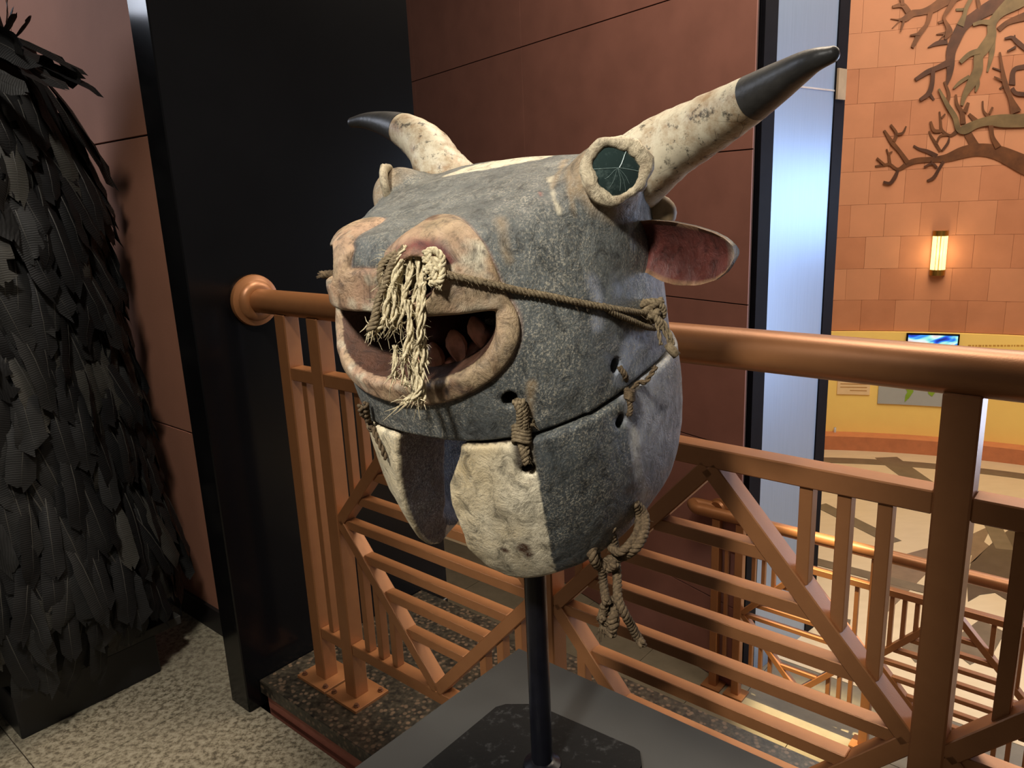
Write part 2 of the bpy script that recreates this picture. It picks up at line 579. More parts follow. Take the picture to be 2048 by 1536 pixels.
T0, T1 = math.radians(12), math.radians(100)
_, ZY = cyl_hit(1815, 663, RW)                 # top of the yellow display wall
_, ZYB = cyl_hit(1800, 869, RW - 0.06)
m = MB(); cyl_slab(m, T0, T1, RW + 0.012, RW + 0.2, ZL, 4.4, 40)
wall_far = structure('wall_far', m, M_FARJOINT)
BW = 0.315
n_col = 0
rows = int((4.3 - ZY) / BW) + 1
tb0, tb1 = math.radians(22), math.radians(92)
ncol = int((tb1 - tb0) * RW / BW)
for r in range(rows):
    off = 0.5 if r % 2 else 0.0
    z0 = ZY + 0.004 + r * BW
    for c in range(ncol):
        ta = tb0 + (c + off) * BW / RW; tb = ta + BW / RW
        if z0 < 0.4 and False: continue
        m = MB(); e = 0.0010; cyl_slab(m, ta + e / RW, tb - e / RW, RW - 0.003 * random.random(), RW + 0.012, z0 + e, z0 + BW - e, 1)
        m.build('block', M_BLOCK, wall_far)
m = MB(); cyl_slab(m, tb0, tb1, RW - 0.05, RW + 0.012, ZYB, ZY, 30)
disp = structure('wall_display', m, M_YELLOW)
m = MB(); cyl_slab(m, tb0, tb1, RW - 0.22, RW + 0.012, ZL, ZYB, 30)
m.build('ledge', M_LEDGE, disp)

# dark stone inlays in the lower floor
n_inlay = [0]


def strip(name, pts, wd, mat, z=ZL):
    n_inlay[0] += 1; z = z + 0.0005 * n_inlay[0]
    pts = [np.array([p[0], p[1], 0.0]) for p in pts]
    pts = spline(pts, max(2, len(pts) * 6)) if len(pts) > 2 else pts
    L, R_ = [], []
    for i in range(len(pts)):
        tt = pts[min(i + 1, len(pts) - 1)] - pts[max(i - 1, 0)]; tt /= np.linalg.norm(tt)
        nn = np.array([-tt[1], tt[0], 0]) * wd / 2
        L.append(pts[i] + nn); R_.append(pts[i] - nn)
    m = MB()
    for i in range(len(pts) - 1):
        m.prism([R_[i] + ZV * z, R_[i + 1] + ZV * z, L[i + 1] + ZV * z, L[i] + ZV * z], ZV, 0.002)
    return m.build(name, mat, floor_low)


def fz(px, py): return on_z(px, py, ZL)


arc = [cyl(th, RW - 0.55, 0) for th in np.linspace(math.radians(30), math.radians(88), 12)]
strip('inlay_strip', arc, 0.16, M_INLAY)
for a, b, wd in (((1772, 915), (1856, 975), 0.22), ((1640, 1010), (1790, 1085), 0.13), ((1600, 1115), (1850, 1180), 0.11),
                 ((1960, 1000), (2010, 1100), 0.12), ((1600, 1230), (1700, 1250), 0.12)):
    strip('inlay_strip', [fz(*a), fz(*b)], wd, M_INLAY)
for poly, mt in (([(1735, 1150), (1760, 1128), (1800, 1112), (1850, 1098), (1890, 1092), (1930, 1075), (1985, 1050), (1960, 1100), (1900, 1135), (1850, 1150), (1825, 1175), (1800, 1200), (1765, 1235), (1745, 1240), (1740, 1200)], M_INLAY2),
                 ([(1800, 1290), (1840, 1260), (1905, 1275), (1925, 1310), (1880, 1330), (1830, 1325)], M_INLAY)):
    m = MB(); m.prism([fz(*q) for q in poly], ZV, 0.003); m.build('inlay_shape', mt, floor_low)

# ------------------------------------------------------------------ railings
def railing(root, v0, zb, posts, plates=True, end_extra=0.0, bay_last=None, flange=True):
    """posts: list of s positions; the first two stand close together, the rest frame diamond bays"""
    W = 0.043
    z_top, z_mid, z_bot = zb + 1.0375, zb + 0.866, zb + 0.150
    zn = (z_mid - 0.014 + z_bot + 0.012) / 2
    send = posts[-1] - end_extra
    m = MB(); m.tube([P(posts[0] + (SF - 0.0 if flange else 0.10), v0, z_top), P(send, v0, z_top)], 0.0305, 28)
    hr = m.build('handrail', M_COPPER, root, angle=40)
    if flange:
        m = MB(); c = P(posts[0] + SF, v0, z_top)
        m.lathe(c, -U, [(0, 0.064), (0.006, 0.066), (0.014, 0.064), (0.017, 0.056), (0.019, 0.052), (0.024, 0.050), (0.031, 0.044), (0.034, 0.036), (0.034, 0.031)], 36)
        m.build('wall_flange', M_COPPER, root, angle=35)
    for s in posts:
        m = MB(); m.bar(P(s, v0, zb + 0.004), P(s, v0, z_top - 0.025), V, W, W)
        po = m.build('post', M_COPPER, root)
        if plates:
            m = MB(); sbox(m, s - 0.062, s + 0.062, v0 - 0.055, v0 + 0.055, zb, zb + 0.008)
            m.build('base_plate', M_COPPER, po)
            for a in (-1, 1):
                for b in (-1, 1):
                    m = MB(); m.lathe(P(s + a * 0.047, v0 + b * 0.040, zb + 0.008), ZV, [(0, 0.008), (0.003, 0.008), (0.003, 0.0055), (0.008, 0.005)], 8)
                    m.build('bolt', M_COPPER_DARK, po)
        else:
            m = MB(); sbox(m, s - 0.055, s + 0.055, v0 - 0.05, v0 + 0.05, zb, zb + 0.01)
            m.build('base_plate', M_COPPER, po)

    def rail(name, sa, sb, z, h, d, vo=0.0):
        m = MB(); m.bar(P(sa, v0 + vo, z), P(sb, v0 + vo, z), V, h, d); m.build(name, M_COPPER, root)
    ends = posts + ([send] if end_extra > 0.05 else [])
    for k in range(len(ends) - 1):
        a, b = ends[k] - W / 2, ends[k + 1] + (W / 2 if k + 1 < len(posts) else 0)
        rail('mid_rail', a, b, z_mid, 0.032, 0.036)
        rail('bottom_rail', a, b, z_bot, 0.030, 0.036)

    def vbar(s, za, zb_): 
        m = MB(); m.bar(P(s, v0, za), P(s, v0, zb_), V, 0.019, 0.022); m.build('baluster', M_COPPER, root)
    vbar((posts[0] + posts[1]) / 2 + 0.006, z_bot + 0.015, z_mid - 0.016)
    for k in range(1, len(ends) - 1):
        full = k + 1 < len(posts)
        a = ends[k] - W / 2
        b = (posts[k + 1] + W / 2) if full else (posts[k] - (posts[k - 1] - posts[k]) + W / 2 if bay_last is None else bay_last)
        c = (a + b) / 2; hw = (a - b) / 2; hh = (z_mid - 0.016) - zn
        lim = -1e9 if full else ends[-1]
        dg = 0.028
        for sa, sb, za, zc in ((a, c, zn, zn + hh), (c, b, zn + hh, zn), (a, c, zn, zn - hh), (c, b, zn - hh, zn)):
            if sb < lim - 0.3: continue
            m = MB(); m.bar(P(sa, v0, za), P(sb, v0, zc), V, dg, 0.036); m.build('diagonal', M_COPPER, root)
        for q in range(-4, 5):
            z = zb + 0.504 + 0.075 * q
            w_ = hw * (1 - abs(z - zn) / hh) - 0.012
            if w_ < 0.035: continue
            sa, sb = c + w_, c - w_
            if sa < lim: continue
            rail('bar', sa, max(sb, lim), z, 0.022, 0.026)
        for side in (-1, 1):
            for q in (1, 2, 3):
                dd = 0.0525 * q + 0.004
                s = a - dd if side < 0 else b + dd
                if s < lim: continue
                zc = hh * dd / hw
                vbar(s, zn + zc + 0.012, z_mid - 0.016)
                vbar(s, z_bot + 0.015, zn - zc - 0.012)


guard = empty('guard_railing', P(0, 0, ZG), 'copper-painted stair railing with diamond bays standing on the brown granite curb', 'railing', 'copper railings around the stair')
railing(guard, 0.0, ZG, [0.0, -0.132, -0.797, -1.461], True, 0.75)
low = empty('guard_railing', P(0.03, 2.48, ZL), 'second copper-painted railing on the lower level, with its handrail bent back into the wall', 'railing', 'copper railings around the stair')
railing(low, 2.47, ZL, [0.02, -0.112, -0.777, -1.441, -2.105], False, 0.7, flange=False)
# handrail return of the lower railing
m = MB()
c0 = P(0.12, 2.47, ZL + 1.0375)
wp_ = on_plane(1441, 1000, W1, WN); wp_ = Wp((wp_ - W1) @ WD, 0.0, ZL + 1.0375)
m.tube(spline([c0 - U * 0.02, c0 + U * 0.02, P(0.165, 2.49, ZL + 1.0375), P(0.185, 2.53, ZL + 1.0375), wp_], 16), 0.0305, 20)
m.build('handrail_return', M_COPPER, low, angle=40)
m = MB(); m.lathe(wp_, WN, [(0, 0.058), (0.012, 0.06), (0.016, 0.05), (0.03, 0.044), (0.03, 0.031)], 28); m.build('wall_flange', M_COPPER, low, angle=35)
# ------------------------------------------------------------------ mask stand and plinth
ZP = 0.5173 + ZG
m = MB(); sbox(m, -1.335, -0.864, -0.645, -0.175, 0.0, ZP)
tag(m.build('display_plinth', M_PLINTH), 'square dark grey display plinth carrying the mask stand', 'plinth')
dpole = ray(1085, 1540); PX, PY = dpole[:2] / np.hypot(*dpole[:2]) * 0.87
stand = empty('mask_stand', (PX, PY, ZP), 'black metal pole on a worn black plate holding up the bull mask', 'stand')
pl = [on_z(*q, ZP) for q in ((840, 1550), (992, 1423), (1012, 1417), (1068, 1417), (1078, 1421), (1268, 1504), (1280, 1512), (1284, 1540))]
ce = np.array([PX, PY, ZP])
pl = pl + [ce + (ce - q) * np.array([1, 1, 0]) * 0.9 for q in (pl[1], pl[3], pl[6])]
cc_ = np.mean(pl, axis=0); pl.sort(key=lambda q: math.atan2(q[1] - cc_[1], q[0] - cc_[0]))
m = MB(); m.prism(pl, ZV, 0.008); m.build('base_plate', M_PLATE, stand)
m = MB(); m.tube([(PX, PY, ZP + 0.008), (PX, PY, 1.02)], 0.0142, 24); m.build('pole', M_POLE, stand, angle=40)
m = MB(); m.lathe((PX, PY, ZP + 0.008), ZV, [(0, 0.026), (0.004, 0.025), (0.008, 0.018), (0.010, 0.0142)], 20); m.build('weld_collar', M_POLE, stand, angle=40)

# ------------------------------------------------------------------ carved mask: signed distance fields
UN = 0.0006                                     # metres per modelling unit
th_, ta_, ro_ = np.radians([40, 12, 1])
F0 = np.array([-math.sin(th_), -math.cos(th_), 0])
MF = math.cos(ta_) * F0 - math.sin(ta_) * ZV; Mu = math.sin(ta_) * F0 + math.cos(ta_) * ZV
ML = np.cross(Mu, MF); ML, MU = math.cos(ro_) * ML + math.sin(ro_) * Mu, -math.sin(ro_) * ML + math.cos(ro_) * Mu
MO = np.array([0.01256, 0.89666, 1.04275 + ZG])
MB3 = np.array([MF, ML, MU]).T                  # local -> world


def l2w(p): return MO + (np.asarray(p, float) * UN) @ MB3.T
def w2l(p): return ((np.asarray(p, float) - MO) @ MB3) / UN


mask = empty('bull_mask', MO, 'carved grey and cream wooden bull head mask with two horns, raised on the black pole', 'mask', mat3=MB3.tolist())


def smin(a, b, k):
    h = np.clip(0.5 + 0.5 * (b - a) / k, 0, 1)
    return b * (1 - h) + a * h - k * h * (1 - h)


def smax(a, b, k): return -smin(-a, -b, k)


def vnoise(x, y, z, s, seed=0):
    """smooth value noise, -1..1"""
    x, y, z = x / s, y / s, z / s
    i, j, k = np.floor(x).astype(np.int64), np.floor(y).astype(np.int64), np.floor(z).astype(np.int64)
    fx, fy, fz_ = x - i, y - j, z - k
    fx, fy, fz_ = (q * q * (3 - 2 * q) for q in (fx, fy, fz_))
    def h(a, b, c):
        n = (a * 73856093) ^ (b * 19349663) ^ (c * 83492791) ^ (seed * 2654435)
        n = (n ^ (n >> 13)) * 1274126177 & 0x7fffffff
        n = (n ^ (n >> 16)) & 0xffff
        return n / 32767.5 - 1
    r = 0
    for a in (0, 1):
        for b in (0, 1):
            for c in (0, 1):
                r = r + h(i + a, j + b, k + c) * (fx if a else 1 - fx) * (fy if b else 1 - fy) * (fz_ if c else 1 - fz_)
    return r


def fbm(x, y, z, s, seed=0, o=3):
    r = 0; a = 1; t = 0
    for q in range(o):
        r = r + a * vnoise(x, y, z, s / 2 ** q, seed + q); t += a; a *= 0.55
    return r / t


def caps(x, y, z, a, b, r):
    a = np.asarray(a, float); b = np.asarray(b, float); d = b - a; L = d @ d
    t_ = np.clip(((x - a[0]) * d[0] + (y - a[1]) * d[1] + (z - a[2]) * d[2]) / L, 0, 1)
    return np.sqrt((x - a[0] - d[0] * t_) ** 2 + (y - a[1] - d[1] * t_) ** 2 + (z - a[2] - d[2] * t_) ** 2) - r


def plan(x, y, af=312, ab=300, ay=303, n=2.6):
    ax = np.where(x > 0, af, ab)
    rho = ((np.abs(x) / ax) ** n + (np.abs(y) / ay) ** n + 1e-9) ** (1 / n)
    return rho


def seam(x, y): return 44 + np.minimum(0.05 * np.maximum(0, 290 - x), 14)


HOLES = [((262, 206, 118), (0.75, 0.66, 0)), ((78, 300, 108), (0.2, 0.98, 0))]
LHOLES = [((250, 205, -8), (0.72, 0.69, 0)), ((95, 295, 14), (0.2, 0.98, 0))]


def base_upper(x, y, z):
    d = (plan(x, y, 304, 268, np.where(y < 0, 270, 284)) - 1) * 300 + 8 * np.clip((z - 260) / 160, -0.5, 1) + 10 * np.clip((110 - z) / 110, 0, 1) * (x > 150)
    top = 427 - 0.045 * x - 0.11 * np.maximum(0, x - 20) - 14 * (y / 250) ** 2 - 0.30 * np.maximum(0, -120 - x)
    d = smax(d, z - top, 46)
    ya = np.abs(y)
    ck = (0.44 * x + 0.82 * ya + 0.355 * z - 376)
    d = smax(d, ck, 60)
    # nose front leans: bridge between the nostrils
    for s in (-1, 1):
        e = np.sqrt((x + 25) ** 2 + (y - s * 246) ** 2 + (z - 392) ** 2) - 60
        d = smin(d, e, 34)                       # eye bosses
        h = caps(x, y, z, (-140, s * 190, 370), (-140, s * 242, 400), 50)
        d = smin(d, h, 30)                       # horn roots
        yb = 92 if s > 0 else 74
        nb = caps(x, y, z, (256, s * yb, 312), (236, s * (yb + 14), 296), 62 if s > 0 else 54)
        d = smin(d, nb, 24)                      # nostril swellings
    lipb = ((x - 150) / 178) ** 2 + (y / 214) ** 2 + ((z - 205) / 135) ** 2
    d = smin(d, (np.sqrt(lipb + 1e-6) - 1) * 130, 22)
    return d


def muzzle_region(x, y, z):
    w_ = np.arctan2(y, np.maximum(x, 1)) * 300
    r = np.sqrt((np.abs(w_) - 122) ** 2 + (z - 315) ** 2 + (1.6 * np.maximum(0, 212 - x)) ** 2) - 94
    lip = (np.sqrt((w_ / 236) ** 2 + ((z - 240) / 128) ** 2) - 1) * 128
    r = smin(r, lip, 24)
    bridge = np.maximum(np.abs(w_) - 42, 346 - z)     # grey bridge comes down between the nostrils
    r = np.maximum(r, -bridge)
    return np.where(x > 0, r, 300)


def carve(d, x, y, z, off=0.0):
    """mouth, nostrils, holes"""
    w_ = np.arctan2(y, np.maximum(x, 1)) * 300
    ml = 274 - 26 * (np.abs(w_) / 225) ** 2 * 0.6
    mouth = np.maximum(((np.abs(w_ / 203) ** 2.5 + np.abs((z - 268) / 110) ** 2.5) ** 0.4 - 1) * 104, z - ml) - off
    rad = np.sqrt(x * x + y * y)
    mouth = np.maximum(mouth, 105 + off * 4 - rad)
    mouth = np.where(x > -60, mouth, 300)
    d = smax(d, -mouth, 16)
    n1 = caps(x, y, z, (345, 110, 332), (225, 102, 326), 34)
    gro = caps(x, y, z, (334, 112, 325), (346, 96, 272), 24)
    d = smax(d, -(n1 - off), 8); d = smax(d, -(gro - off), 14)
    nr = caps(x, y, z, (340, -112, 348), (215, -100, 346), 30)
    nr = np.maximum(nr, 318 - z)
    slot = np.maximum(np.maximum(np.abs(y + 165) - 70, np.abs(z - 350) - 34 + 0.45 * (y + 150)), 120 - x)
    d = smax(d, -(nr - off), 6); d = smax(d, -(slot - off), 6)
    # side shading groove of the septum
    for (p, nn) in HOLES:
        p = np.array(p); nn = np.array(nn) / np.linalg.norm(nn)
        d = smax(d, -caps(x, y, z, p + nn * 30, p - nn * 70, 13), 5)
    return d


def sdf_upper(x, y, z):
    d = base_upper(x, y, z)
    d = d + 2.2 * fbm(x, y, z, 90, 3) + 0.9 * vnoise(x, y, z, 26, 9)
    d = carve(d, x, y, z, 5.0)
    hol = np.maximum((plan(x, y) - 1) * 300 + 75, z - 190)
    d = np.maximum(d, -np.maximum(hol, x - 120))
    d = smax(d, seam(x, y) + 2 - z, 7)
    return d


def sdf_muzzle(x, y, z):
    d = base_upper(x, y, z) - 9
    d = d + 2.0 * fbm(x, y, z, 70, 5) + 0.8 * vnoise(x, y, z, 22, 2)
    d = smax(d, muzzle_region(x, y, z), 9)
    d = np.maximum(d, 150 - np.sqrt(x * x + y * y))
    d = carve(d, x, y, z)
    return d


def sdf_lower(x, y, z):
    t_ = np.clip(-z / 260, -0.2, 1.3)
    sc = 1 - np.where(y < 0, 0.13, 0.185) * np.clip(t_, 0, 2) ** 2.2
    rho = plan(x / sc, y / sc, 306, 288, np.where(y < 0, 272, 298))
    do = (rho - 1) * 300 * sc
    d = np.maximum(do, -np.maximum(do + 62, x - 172))
    d = smax(d, z - (seam(x, y) - 3), 8)
    ang = np.degrees(np.arctan2(y, x))
    zb = ZBOT(ang)
    d = smax(d, zb - z, 14)
    # front notch
    yl = NLx(z); yr = NRx(z)
    notch = np.maximum(np.maximum(y - yl, yr - y), 40 - x)
    d = smax(d, -notch, 10)
    d = d + 2.4 * fbm(x, y, z, 80, 21) + 0.9 * vnoise(x, y, z, 24, 22)
    for (p, nn) in LHOLES:
        p = np.array(p); nn = np.array(nn) / np.linalg.norm(nn)
        d = smax(d, -caps(x, y, z, p + nn * 30, p - nn * 90, 12), 5)
    return d


def ZBOT(ang):
    return np.interp(ang, [-180, -120, -60, -30, -12, 0, 14, 26, 45, 70, 100, 140, 180],
                     [-155, -175, -285, -345, -348, -305, -285, -285, -266, -248, -222, -180, -155])


def NLx(z): return np.interp(z, [-285, -250, -200, -150, -90, -40, 0, 30], [84, 46, 30, 42, 46, 58, 84, 100])
def NRx(z): return np.interp(z, [-310, -260, -200, -100, 0, 50], [-165, -142, -116, -88, -54, -34])


def surface_nets(fn, lo, hi, h):
    nx, ny, nz = [int(math.ceil((b - a) / h)) + 1 for a, b in zip(lo, hi)]
    X = (lo[0] + h * np.arange(nx)).astype(np.float32); Y = (lo[1] + h * np.arange(ny)).astype(np.float32); Z = (lo[2] + h * np.arange(nz)).astype(np.float32)
    G = np.empty((nx, ny, nz), np.float32)
    CH = 24
    for a in range(0, nx, CH):
        xx, yy, zz = np.meshgrid(X[a:a + CH], Y, Z, indexing='ij')
        G[a:a + CH] = fn(xx, yy, zz)
    ins = G < 0
    cnt = np.zeros((nx - 1, ny - 1, nz - 1), np.int8)
    for a in (0, 1):
        for b in (0, 1):
            for c in (0, 1):
                cnt += ins[a:nx - 1 + a, b:ny - 1 + b, c:nz - 1 + c]
    mx = (cnt > 0) & (cnt < 8)
    I, J, K = np.nonzero(mx)
    idx = -np.ones(mx.shape, np.int64); idx[I, J, K] = np.arange(len(I))
    acc = np.zeros((len(I), 3)); num = np.zeros(len(I))
    cor = [(a, b, c) for a in (0, 1) for b in (0, 1) for c in (0, 1)]
    for p in cor:
        for ax in range(3):
            if p[ax]: continue
            q = list(p); q[ax] = 1
            a = G[I + p[0], J + p[1], K + p[2]]; b = G[I + q[0], J + q[1], K + q[2]]
            cr = (a < 0) != (b < 0)
            t_ = np.where(cr, a / np.where(cr, a - b, 1), 0)
            pos = np.array(p, float)[None, :].repeat(len(I), 0); pos[:, ax] += t_
            acc[cr] += pos[cr]; num[cr] += 1
    vert = (np.stack([I, J, K], 1) + acc / num[:, None]) * h + np.array(lo)
    quads = []
    for ax in range(3):
        sl0 = [slice(1, None)] * 3
        e0 = [slice(None)] * 3; e1 = [slice(None)] * 3
        e0[ax] = slice(0, -1); e1[ax] = slice(1, None)
        A = ins[tuple(e0)]; B = ins[tuple(e1)]
        b_, c_ = (ax + 1) % 3, (ax + 2) % 3
        ed = np.argwhere(A != B)
        ok = (ed[:, b_] > 0) & (ed[:, c_] > 0) & (ed[:, b_] < (nx, ny, nz)[b_] - 1) & (ed[:, c_] < (nx, ny, nz)[c_] - 1)
        ed = ed[ok]
        fl_ = A[tuple(ed.T)]
        def cell(db, dc):
            q = ed.copy(); q[:, b_] -= db; q[:, c_] -= dc
            return idx[tuple(q.T)]
        Q = np.stack([cell(1, 1), cell(0, 1), cell(0, 0), cell(1, 0)], 1)
        Q[~fl_] = Q[~fl_][:, ::-1]
        quads.append(Q)
    return vert, np.concatenate(quads)


def net_object(name, fn, lo, hi, h, mat, colfn, parent):
    v, q = surface_nets(fn, lo, hi, h)
    me = bpy.data.meshes.new(name)
    me.vertices.add(len(v)); me.vertices.foreach_set('co', (v * UN).astype(np.float32).ravel())
    me.loops.add(len(q) * 4); me.loops.foreach_set('vertex_index', q.astype(np.int32).ravel())
    me.polygons.add(len(q)); me.polygons.foreach_set('loop_start', np.arange(0, len(q) * 4, 4, dtype=np.int32))
    me.update(calc_edges=True); me.validate()
    me.polygons.foreach_set('use_smooth', np.ones(len(me.polygons), bool))
    me.materials.append(mat)
    o = bpy.data.objects.new(name, me); coll.objects.link(o); o.parent = parent
    return o, v, q


def paint(o, v, col):
    at = o.data.attributes.new('paint', 'FLOAT_COLOR', 'POINT')
    c = np.ones((len(v), 4), np.float32); c[:, :3] = col
    at.data.foreach_set('color', c.ravel())


def painted(name, speck_col, speck_amt, rough=0.55, bump=0.5, speck_scale=520):
    t = NT(name)
    a = t.node('ShaderNodeAttribute'); a.attribute_name = 'paint'
    base = a.outputs['Color']
    s1 = t.ramp(t.noise(speck_scale, 5, 0.8), [(0.505, 0.0), (0.575, speck_amt)])
    big = t.ramp(t.noise(17, 6, 0.65), [(0.36, 0.15), (0.62, 1.0)])
    c = t.mix(t.mix(1.0, s1, big, 'MULTIPLY'), base, speck_col)
    scr = t.node('ShaderNodeTexNoise', Scale=60.0, Detail=6.0, Roughness=0.72, Distortion=0.9)
    mp = t.node('ShaderNodeMapping'); mp.inputs['Scale'].default_value = (1.0, 1.0, 0.7)
    t.link(t.tc.outputs['Object'], mp.inputs['Vector']); t.link(mp.outputs[0], scr.inputs['Vector'])
    dark = t.ramp(scr.outputs['Fac'], [(0.33, 0.38), (0.50, 1.0), (0.72, 1.22)])
    c = t.mix(1.0, c, dark, 'MULTIPLY')
    grime = t.ramp(t.noise(9, 5, 0.6), [(0.30, 0.55), (0.55, 1.0)])
    c = t.mix(1.0, c, grime, 'MULTIPLY')
    t.color(c).set(t.ramp(t.noise(70, 4), [(0.35, rough - 0.16), (0.65, rough + 0.1)]), 0, 0.4)
    t.bump(t.noise(speck_scale * 0.5, 6, 0.75), bump, 0.0016)
    t.bump(scr.outputs['Fac'], bump * 0.9, 0.005)
    return t.m


M_GREYPAINT = painted('weathered_grey_paint', (0.42, 0.38, 0.29), 0.8, 0.55, 0.7, 420)
M_CREAM = painted('worn_cream_paint', (0.12, 0.072, 0.045), 0.55, 0.55, 0.7, 300)

head, hv, hq = net_object('head_shell', sdf_upper, (-350, -345, 0), (360, 345, 500), 4.2, M_GREYPAINT, None, mask)
muzz, mv, mq = net_object('muzzle', sdf_muzzle, (0, -300, 90), (375, 300, 475), 3.6, M_CREAM, None, mask)
jaw, jv, jq = net_object('jaw_shell', sdf_lower, (-350, -345, -365), (350, 345, 84), 4.2, M_GREYPAINT, None, mask)

bvs = []
for (v, q) in ((hv, hq), (mv, mq), (jv, jq)):
    bvs.append(BVHTree.FromPolygons([tuple(a) for a in l2w(v)], [tuple(map(int, a)) for a in q]))


def hit(px, py, which=(0, 1, 2)):
    d = Vector(ray(px, py)).normalized(); best = None
    for k in which:
        r = bvs[k].ray_cast(Vector(CAM), d)
        if r[0] is not None and (best is None or r[3] < best[2]): best = (np.array(r[0]), np.array(r[1]), r[3])
    return best


def at_depth(px, py, ref):
    """point on the pixel's ray as far from the camera as ref"""
    d = ray(px, py); k = ((np.asarray(ref) - CAM) @ _f)
    return CAM + d * k


def surf(pxs, lift=0.003, which=(0, 1, 2)):
    out = []
    for q in pxs:
        h_ = hit(*q, which)
        if h_ is None:
            out.append(at_depth(*q, out[-1] if out else MO)); continue
        nrm = h_[1]
        if nrm @ (CAM - h_[0]) < 0: nrm = -nrm
        out.append(h_[0] + nrm * lift)
    return out


def locs(pxs, which=(0, 1, 2)):
    return [w2l(h_[0]) for h_ in (hit(*q, which) for q in pxs) if h_ is not None]


def dist_poly(v, pts):
    """distance of vertices to a polyline and the parameter along it"""
    best = np.full(len(v), 1e9); par = np.zeros(len(v)); n = max(1, len(pts) - 1)
    for i in range(len(pts) - 1):
        a, b = np.asarray(pts[i]), np.asarray(pts[i + 1]); d = b - a
        t_ = np.clip(((v - a) @ d) / (d @ d + 1e-9), 0, 1)
        dd = np.linalg.norm(v - a - t_[:, None] * d, axis=1)
        m_ = dd < best; best[m_] = dd[m_]; par[m_] = (i + t_[m_]) / n
    return best, par


def blend(c, m_, col):
    m_ = np.clip(m_, 0, 1)[:, None]
    return c * (1 - m_) + np.asarray(col)[None, :] * m_


GREY = np.array(lin((94, 97, 94))); GREYD = np.array(lin((74, 78, 78))); CREAM = np.array(lin((226, 214, 184))); BEIGE = np.array(lin((176, 152, 118)))
PINK = np.array(lin((172, 132, 108))); BROWN = np.array(lin((96, 66, 46))); REDB = np.array(lin((110, 52, 44))); DARK = np.array(lin((40, 30, 26)))

# paint of the head
x, y, z = hv.T
n1 = fbm(x, y, z, 120, 31); n2 = fbm(x, y, z, 34, 32); n3 = fbm(x, y, z, 14, 33)
c = np.tile(GREY, (len(hv), 1)) * (1 + 0.18 * n1 + 0.10 * n2)[:, None]
c = blend(c, 0.5 + 0.8 * (n1 - 0.1) - (z - 180) / 260, GREYD)
flat = hv.copy(); flat[:, 2] = 414
up_m = np.clip((z - 330) / 30, 0, 1)
bl = locs([(897, 350), (935, 339), (985, 328), (1035, 320), (1075, 315)], (0,))
if len(bl) > 1:
    d, p_ = dist_poly(hv, bl)
    c = blend(c, (np.interp(p_, [0, 0.3, 0.7, 1], [14, 42, 46, 30]) - d + 8 * n3 + 5 * n2) / 4, CREAM * 0.95)
br = [w2l(on_plane(*q, l2w((0, 0, 420)), MU)) for q in ((935, 322), (985, 316), (1025, 312))]
br = [np.array([q[0], q[1], 414]) for q in br]
d, p_ = dist_poly(flat, br); c = blend(c, up_m * (20 - d + 8 * n2) / 6, lin((130, 92, 68)))
for pts, wd, col, am in (([(1100, 355), (1108, 400), (1118, 425)], 8, CREAM * 0.7, 0.8), ([(1130, 320), (1118, 345), (1105, 375)], 9, BEIGE * 0.6, 0.5), ([(1140, 340), (1140, 390), (1150, 430)], 9, BEIGE * 0.5, 0.6),
                          ([(1080, 385), (1082, 392)], 6, REDB * 1.6, 0.7), ([(1000, 440), (1010, 500), (1020, 520)], 12, BEIGE * 0.7, 0.35), ([(1250, 400), (1262, 450), (1266, 490)], 14, lin((120, 126, 135)), 0.6),
                          ([(1185, 560), (1200, 610), (1195, 650)], 18, lin((128, 132, 140)), 0.6), ([(1290, 660), (1260, 700), (1240, 745)], 30, lin((132, 138, 148)), 0.7), ([(1062, 770), (1060, 800), (1058, 830)], 10, BEIGE * 0.6, 0.5)):
    q = locs(pts, (0,))
    if len(q) > 1:
        d, p_ = dist_poly(hv, q); c = blend(c, am * (wd - d + 6 * n2 + 3 * n3) / (wd * 0.5), col)
for s in (-1, 1):                                # pale wood round the eyes
    d = np.sqrt((x + 5) ** 2 + (y - s * 262) ** 2 + (z - 398) ** 2)
    c = blend(c, 0.85 * (76 - d + 14 * n2) / 18, BEIGE * 0.75)
mr = muzzle_region(x, y, z)
c = blend(c, (4 - mr) / 6, PINK * 0.7)
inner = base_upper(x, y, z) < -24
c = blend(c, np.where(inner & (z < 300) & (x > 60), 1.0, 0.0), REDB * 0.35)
paint(head, hv, np.clip(c, 0.002, 1))

# paint of the muzzle
x, y, z = mv.T
w_ = np.arctan2(y, np.maximum(x, 1)) * 300
n1 = fbm(x, y, z, 90, 41); n2 = fbm(x, y, z, 30, 42); n3 = fbm(x, y, z, 12, 43)
c = np.tile(BEIGE * 1.08, (len(mv), 1)) * (1 + 0.25 * n1 + 0.15 * n2)[:, None]
c = blend(c, 0.8 * n1 + 0.3 * (np.abs(w_) < 110) + 0.15, PINK)
c = blend(c, 0.9 * (n2 - 0.10) * 2.6, BROWN * 1.15)
c = blend(c, 0.8 * (n1 + n2 - 0.25) * 2, CREAM * 0.95)
c = blend(c, 0.9 * (n3 * 0.6 + n2 * 0.6 - 0.30) * 4, DARK * 1.6)
c = blend(c, 0.7 * (26 - np.abs(z - 330 + 0.2 * w_) + 12 * n2) / 20 * (np.abs(w_) > 60), BEIGE * 0.7)
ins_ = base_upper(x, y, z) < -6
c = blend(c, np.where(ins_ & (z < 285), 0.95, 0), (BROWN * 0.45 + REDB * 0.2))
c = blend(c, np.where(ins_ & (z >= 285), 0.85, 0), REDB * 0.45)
arch = np.sqrt((w_ - 108) ** 2 + (z - 338) ** 2)
c = blend(c, ((20 - np.abs(arch - 42) + 12 * n2) / 14) * 0.85 * (z > 346) * (w_ > 40) * (w_ < 175), REDB * 0.9)
paint(muzz, mv, np.clip(c, 0.002, 1))

